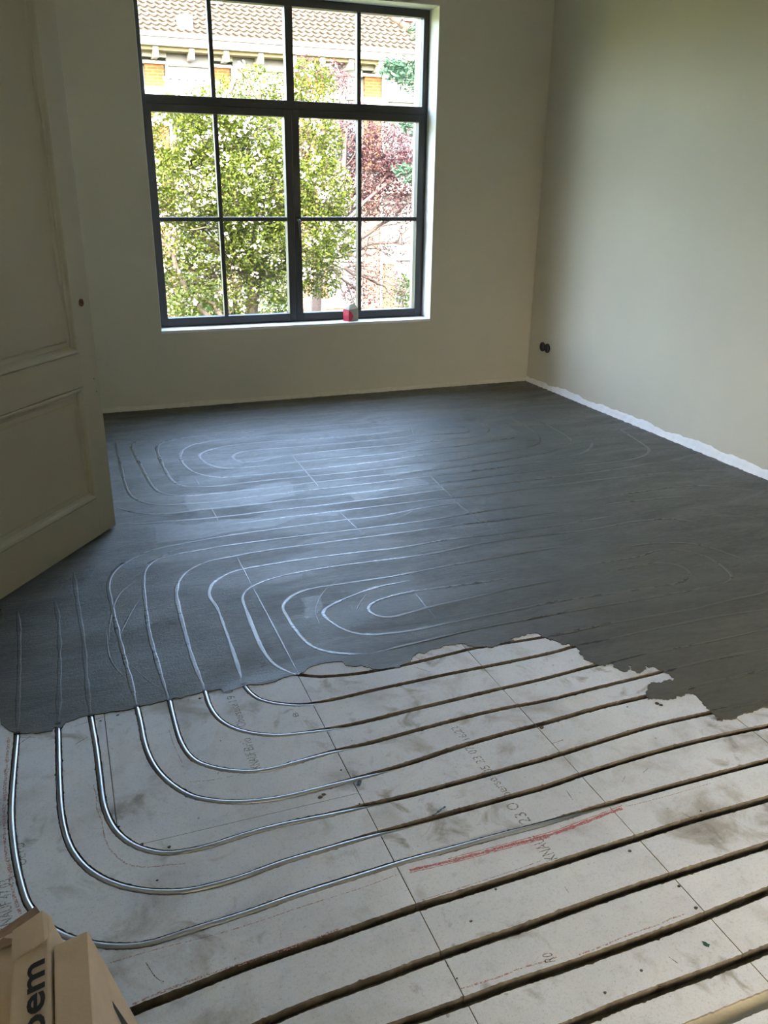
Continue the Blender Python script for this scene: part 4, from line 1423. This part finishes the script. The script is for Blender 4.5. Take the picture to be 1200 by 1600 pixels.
MT['leaf_green'] = leaf_mat('blossom_tree_leaf', [(0.0, lin((28, 38, 8))), (0.35, lin((45, 59, 13))), (0.7, lin((63, 75, 21))), (1.0, lin((80, 87, 40)))])
MT['petal'] = leaf_mat('white_blossom', [(0.0, lin((150, 147, 147))), (0.6, lin((168, 166, 166))), (1.0, lin((156, 142, 146)))], 0.35)
MT['leaf_purple'] = leaf_mat('purple_leaf', [(0.0, lin((38, 24, 31))), (0.5, lin((56, 38, 45))), (1.0, lin((84, 64, 64)))], 0.4)
MT['needle'] = leaf_mat('conifer_needle', [(0.0, lin((20, 40, 30))), (0.5, lin((32, 57, 43))), (1.0, lin((54, 76, 62)))], 0.3)
MT['leaf_shrub'] = leaf_mat('shrub_leaf', [(0.0, lin((30, 46, 22))), (0.5, lin((48, 66, 32))), (1.0, lin((74, 86, 54)))])


def leaves_mesh(name, C, size, aspect=0.55, seed=1, up=0.3):
    """one folded two-quad leaf at each centre"""
    r = np.random.default_rng(seed)
    n = len(C)
    d = r.normal(0, 1, (n, 3))
    d[:, 2] = d[:, 2] * 0.7
    d /= np.linalg.norm(d, axis=1)[:, None]
    nn = r.normal(0, 1, (n, 3))
    nn[:, 2] += up * 3
    s = np.cross(d, nn)
    s /= np.linalg.norm(s, axis=1)[:, None] + 1e-9
    nn = np.cross(s, d)
    ln = size * r.uniform(0.65, 1.3, n)[:, None]
    w = ln * aspect * 0.5
    a = C - d * ln / 2
    b = C + d * ln / 2
    m1 = C + s * w + nn * w * 0.35
    m2 = C - s * w + nn * w * 0.35
    V = np.stack([a, m1, b, m2], 1).reshape(-1, 3)
    idx = np.arange(n)[:, None] * 4
    Fa = np.concatenate([idx + np.array([[0, 2, 1]]), idx + np.array([[0, 3, 2]])], 0)
    me = bpy.data.meshes.new(name)
    me.vertices.add(len(V))
    me.vertices.foreach_set('co', V.astype(np.float32).ravel())
    me.loops.add(Fa.size)
    me.loops.foreach_set('vertex_index', Fa.astype(np.int32).ravel())
    me.polygons.add(len(Fa))
    me.polygons.foreach_set('loop_start', np.arange(0, Fa.size, 3, dtype=np.int32))
    me.update(calc_edges=True)
    return me


def blob_points(blobs, seed, shell=0.35, dens=1.5):
    r = np.random.default_rng(seed)
    out = []
    for (px, py, Y, rad, cnt) in blobs:
        cnt = int(cnt * dens)
        c = np.array(at(px, py, Y))
        k = Y / ray(px, py).y * 1.0
        rr = rad * k / F_PX
        d = r.normal(0, 1, (cnt, 3))
        d /= np.linalg.norm(d, axis=1)[:, None]
        q = r.uniform(shell ** 3, 1, cnt) ** (1 / 3)
        out.append(c + d * (rr * q)[:, None] * np.array([1, 0.8, 1]))
    return np.vstack(out)


def branch(mb, a, b, r0, r1, bend=0.1, n=8):
    a, b = Vector(a), Vector(b)
    off = Vector((random.uniform(-1, 1), random.uniform(-1, 1), random.uniform(-0.3, 0.8))) * (b - a).length * bend
    pts = []
    for i in range(n + 1):
        t = i / n
        p = a.lerp(b, t) + off * math.sin(math.pi * t) + Vector((random.gauss(0, 1), random.gauss(0, 1), random.gauss(0, 1))) * 0.012
        pts.append(p)
    mb.tube(pts, [r0 + (r1 - r0) * i / n for i in range(n + 1)], 6, caps=False)
    return pts


def tree(name, base_px, baseY, fork_px, forkY, blobs, label, leaf, bark, size, seed, trunk_r=0.11, twigs=4, cat='tree', leaf_name='foliage', aspect=0.55, dens=1.5):
    b = at(base_px[0], base_px[1], baseY)
    o = empty(name, (b.x, b.y, GZ), label, cat)
    f = at(fork_px[0], fork_px[1], forkY)
    mb = MB()
    branch(mb, (b.x, b.y, GZ), f, trunk_r, trunk_r * 0.75, 0.05)
    mb.build('trunk', bark, o)
    mb = MB()
    for (px, py, Y, rad, cnt) in blobs:
        c = at(px, py, Y)
        pts = branch(mb, f, c, trunk_r * 0.5, trunk_r * 0.16, 0.12)
        k = Y / ray(px, py).y / F_PX
        for q in range(twigs):
            an = random.uniform(0, 2 * math.pi)
            e = c + Vector((math.cos(an), random.uniform(-0.7, 0.7), math.sin(an))) * rad * k * random.uniform(0.6, 1.05)
            branch(mb, pts[random.randint(4, 8)], e, trunk_r * 0.14, 0.006, 0.12, 6)
    mb.build('branches', bark, o)
    C = blob_points(blobs, seed, dens=dens)
    fo_ = link(leaf_name, leaves_mesh(leaf_name, C, size, aspect, seed), leaf, o)
    fo_['kind'] = 'stuff'
    return o, C


bl = [(268, 215, 10.2, 62, 1150), (330, 200, 9.8, 60, 1150), (390, 225, 10.0, 66, 1300), (295, 290, 9.9, 66, 1200), (365, 300, 9.6, 60, 1200), (430, 290, 9.9, 62, 1250), (490, 225, 10.3, 50, 800),
      (500, 300, 10.0, 55, 1000), (270, 370, 10.0, 50, 420), (330, 375, 9.9, 52, 700), (400, 370, 9.7, 56, 900), (475, 375, 9.8, 56, 900), (520, 370, 10.1, 42, 560), (290, 445, 9.9, 48, 500), (365, 450, 9.9, 46, 550),
      (440, 435, 9.8, 46, 600), (500, 430, 10.0, 38, 460), (400, 145, 10.4, 42, 260), (445, 155, 10.4, 40, 280), (485, 140, 10.4, 44, 420), (350, 150, 10.5, 32, 120), (235, 300, 10.1, 40, 380), (240, 430, 10.0, 36, 260)]
ot, C = tree('blossom_tree', (392, 520), 9.9, (400, 430), 9.9, bl, 'fresh green tree covered in white blossom right outside the window', MT['leaf_green'], MT['bark'], 0.038, 3, 0.10, 5, dens=4.6)
for a_, b_ in (((330, 500), (290, 455)), ((290, 455), (235, 350)), ((352, 500), (305, 458)), ((345, 162), (372, 100)), ((362, 490), (338, 470))):
    mb = MB()
    branch(mb, at(*a_, 9.8), at(*b_, 9.9), 0.035, 0.015, 0.08)
    mb.build('low_branch', MT['bark'], ot)
r2_ = np.random.default_rng(11)
cc = C[r2_.choice(len(C), 620, replace=False)]
cc = cc - np.array([0, 0.06, -0.02])
pet = np.repeat(cc, 7, axis=0) + r2_.normal(0, 0.030, (620 * 7, 3))
pt = link('blossom', leaves_mesh('blossom', pet, 0.042, 0.9, 12, 0.6), MT['petal'], ot)
pt['kind'] = 'stuff'

bp = [(560, 200, 12.2, 38, 420), (610, 230, 12.0, 46, 800), (540, 240, 12.5, 36, 520), (580, 270, 12.2, 40, 700), (630, 270, 12.0, 38, 600), (520, 285, 12.4, 34, 380), (600, 310, 12.0, 36, 380), (560, 320, 12.3, 32, 320),
      (520, 120, 12.6, 26, 150), (488, 110, 12.6, 26, 150), (540, 135, 12.5, 20, 60), (640, 320, 12.0, 28, 200), (580, 400, 12.1, 40, 150), (600, 450, 12.1, 38, 170), (630, 380, 12.0, 36, 90), (560, 455, 12.1, 30, 140), (500, 200, 12.4, 28, 200)]
op, _ = tree('purple_leaf_tree', (492, 520), 12.2, (500, 400), 12.2, bp, 'purple-leaved tree behind the blossom tree, seen through the right-hand panes', MT['leaf_purple'], MT['bark_dark'], 0.042, 5, 0.09, 5, dens=3.2)


def conifer(base, sprays):
    o = empty('conifer', (base.x, base.y, GZ), 'dark green conifer whose boughs reach in at the right window edge', 'tree')
    mb = MB().tube([(base.x, base.y, GZ), (base.x, base.y, 2), (base.x - 0.05, base.y, 6)], [0.16, 0.13, 0.05], 8)
    mb.build('trunk', MT['bark_dark'], o)
    for (pa_, pb_, Y, droop, n) in sprays:
        a, b = at(*pa_, Y), at(*pb_, Y)
        mb = MB()
        pts = branch(mb, a, b, 0.03, 0.008, 0.05)
        bo = mb.build('bough', MT['bark_dark'], o)
        r_ = np.random.default_rng(int(pa_[1]) + 3)
        C_ = []
        for k in range(n):
            t = r_.uniform(0.1, 1.0)
            p = np.array(a.lerp(b, t))
            hang = r_.uniform(0, 1) * droop * (1.1 - t * 0.75)
            C_.append(p + np.array([r_.normal(0, 0.03) - hang * 0.15, r_.normal(0, 0.09), -hang + r_.normal(0, 0.015)]))
        ne = link('needles', leaves_mesh('needles', np.array(C_), 0.085, 0.22, 9, -0.2), MT['needle'], bo)
        ne['kind'] = 'stuff'
    return o


cb = at(720, 250, 9.4)
conifer(cb, [((700, 108), (603, 88), 9.3, 0.42, 900), ((700, 70), (646, 34), 9.6, 0.16, 260), ((700, 62), (650, 56), 9.6, 0.08, 120), ((700, 195), (628, 182), 9.3, 0.28, 420), ((700, 262), (622, 258), 9.3, 0.22, 420), ((700, 285), (636, 278), 9.3, 0.14, 160)])

for i, (px, py, Y, rad, cnt, lab) in enumerate([(300, 470, 13.0, 42, 900, 'green garden shrub low behind the left panes'), (345, 478, 13.5, 36, 700, 'green garden shrub between the tree trunks'),
                                                (425, 470, 13.2, 40, 700, 'green garden shrub behind the middle panes'), (634, 452, 14.0, 24, 300, 'dark green shrub in the lower right pane')]):
    c = at(px, py, Y)
    o = empty('garden_shrub', (c.x, c.y, GZ), lab, 'shrub', 'shrubs in the garden')
    mb = MB()
    for k in range(5):
        branch(mb, (c.x + random.uniform(-0.1, 0.1), c.y, GZ), c + Vector((random.uniform(-0.3, 0.3), 0, random.uniform(0, 0.3))), 0.02, 0.006)
    mb.build('stems', MT['bark'], o)
    lf = link('foliage', leaves_mesh('foliage', blob_points([(px, py, Y, rad, cnt), (px, py + 30, Y, rad, cnt // 2)], 40 + i, 0.1), 0.06, 0.55, 50 + i), MT['leaf_shrub'], o)
    lf['kind'] = 'stuff'
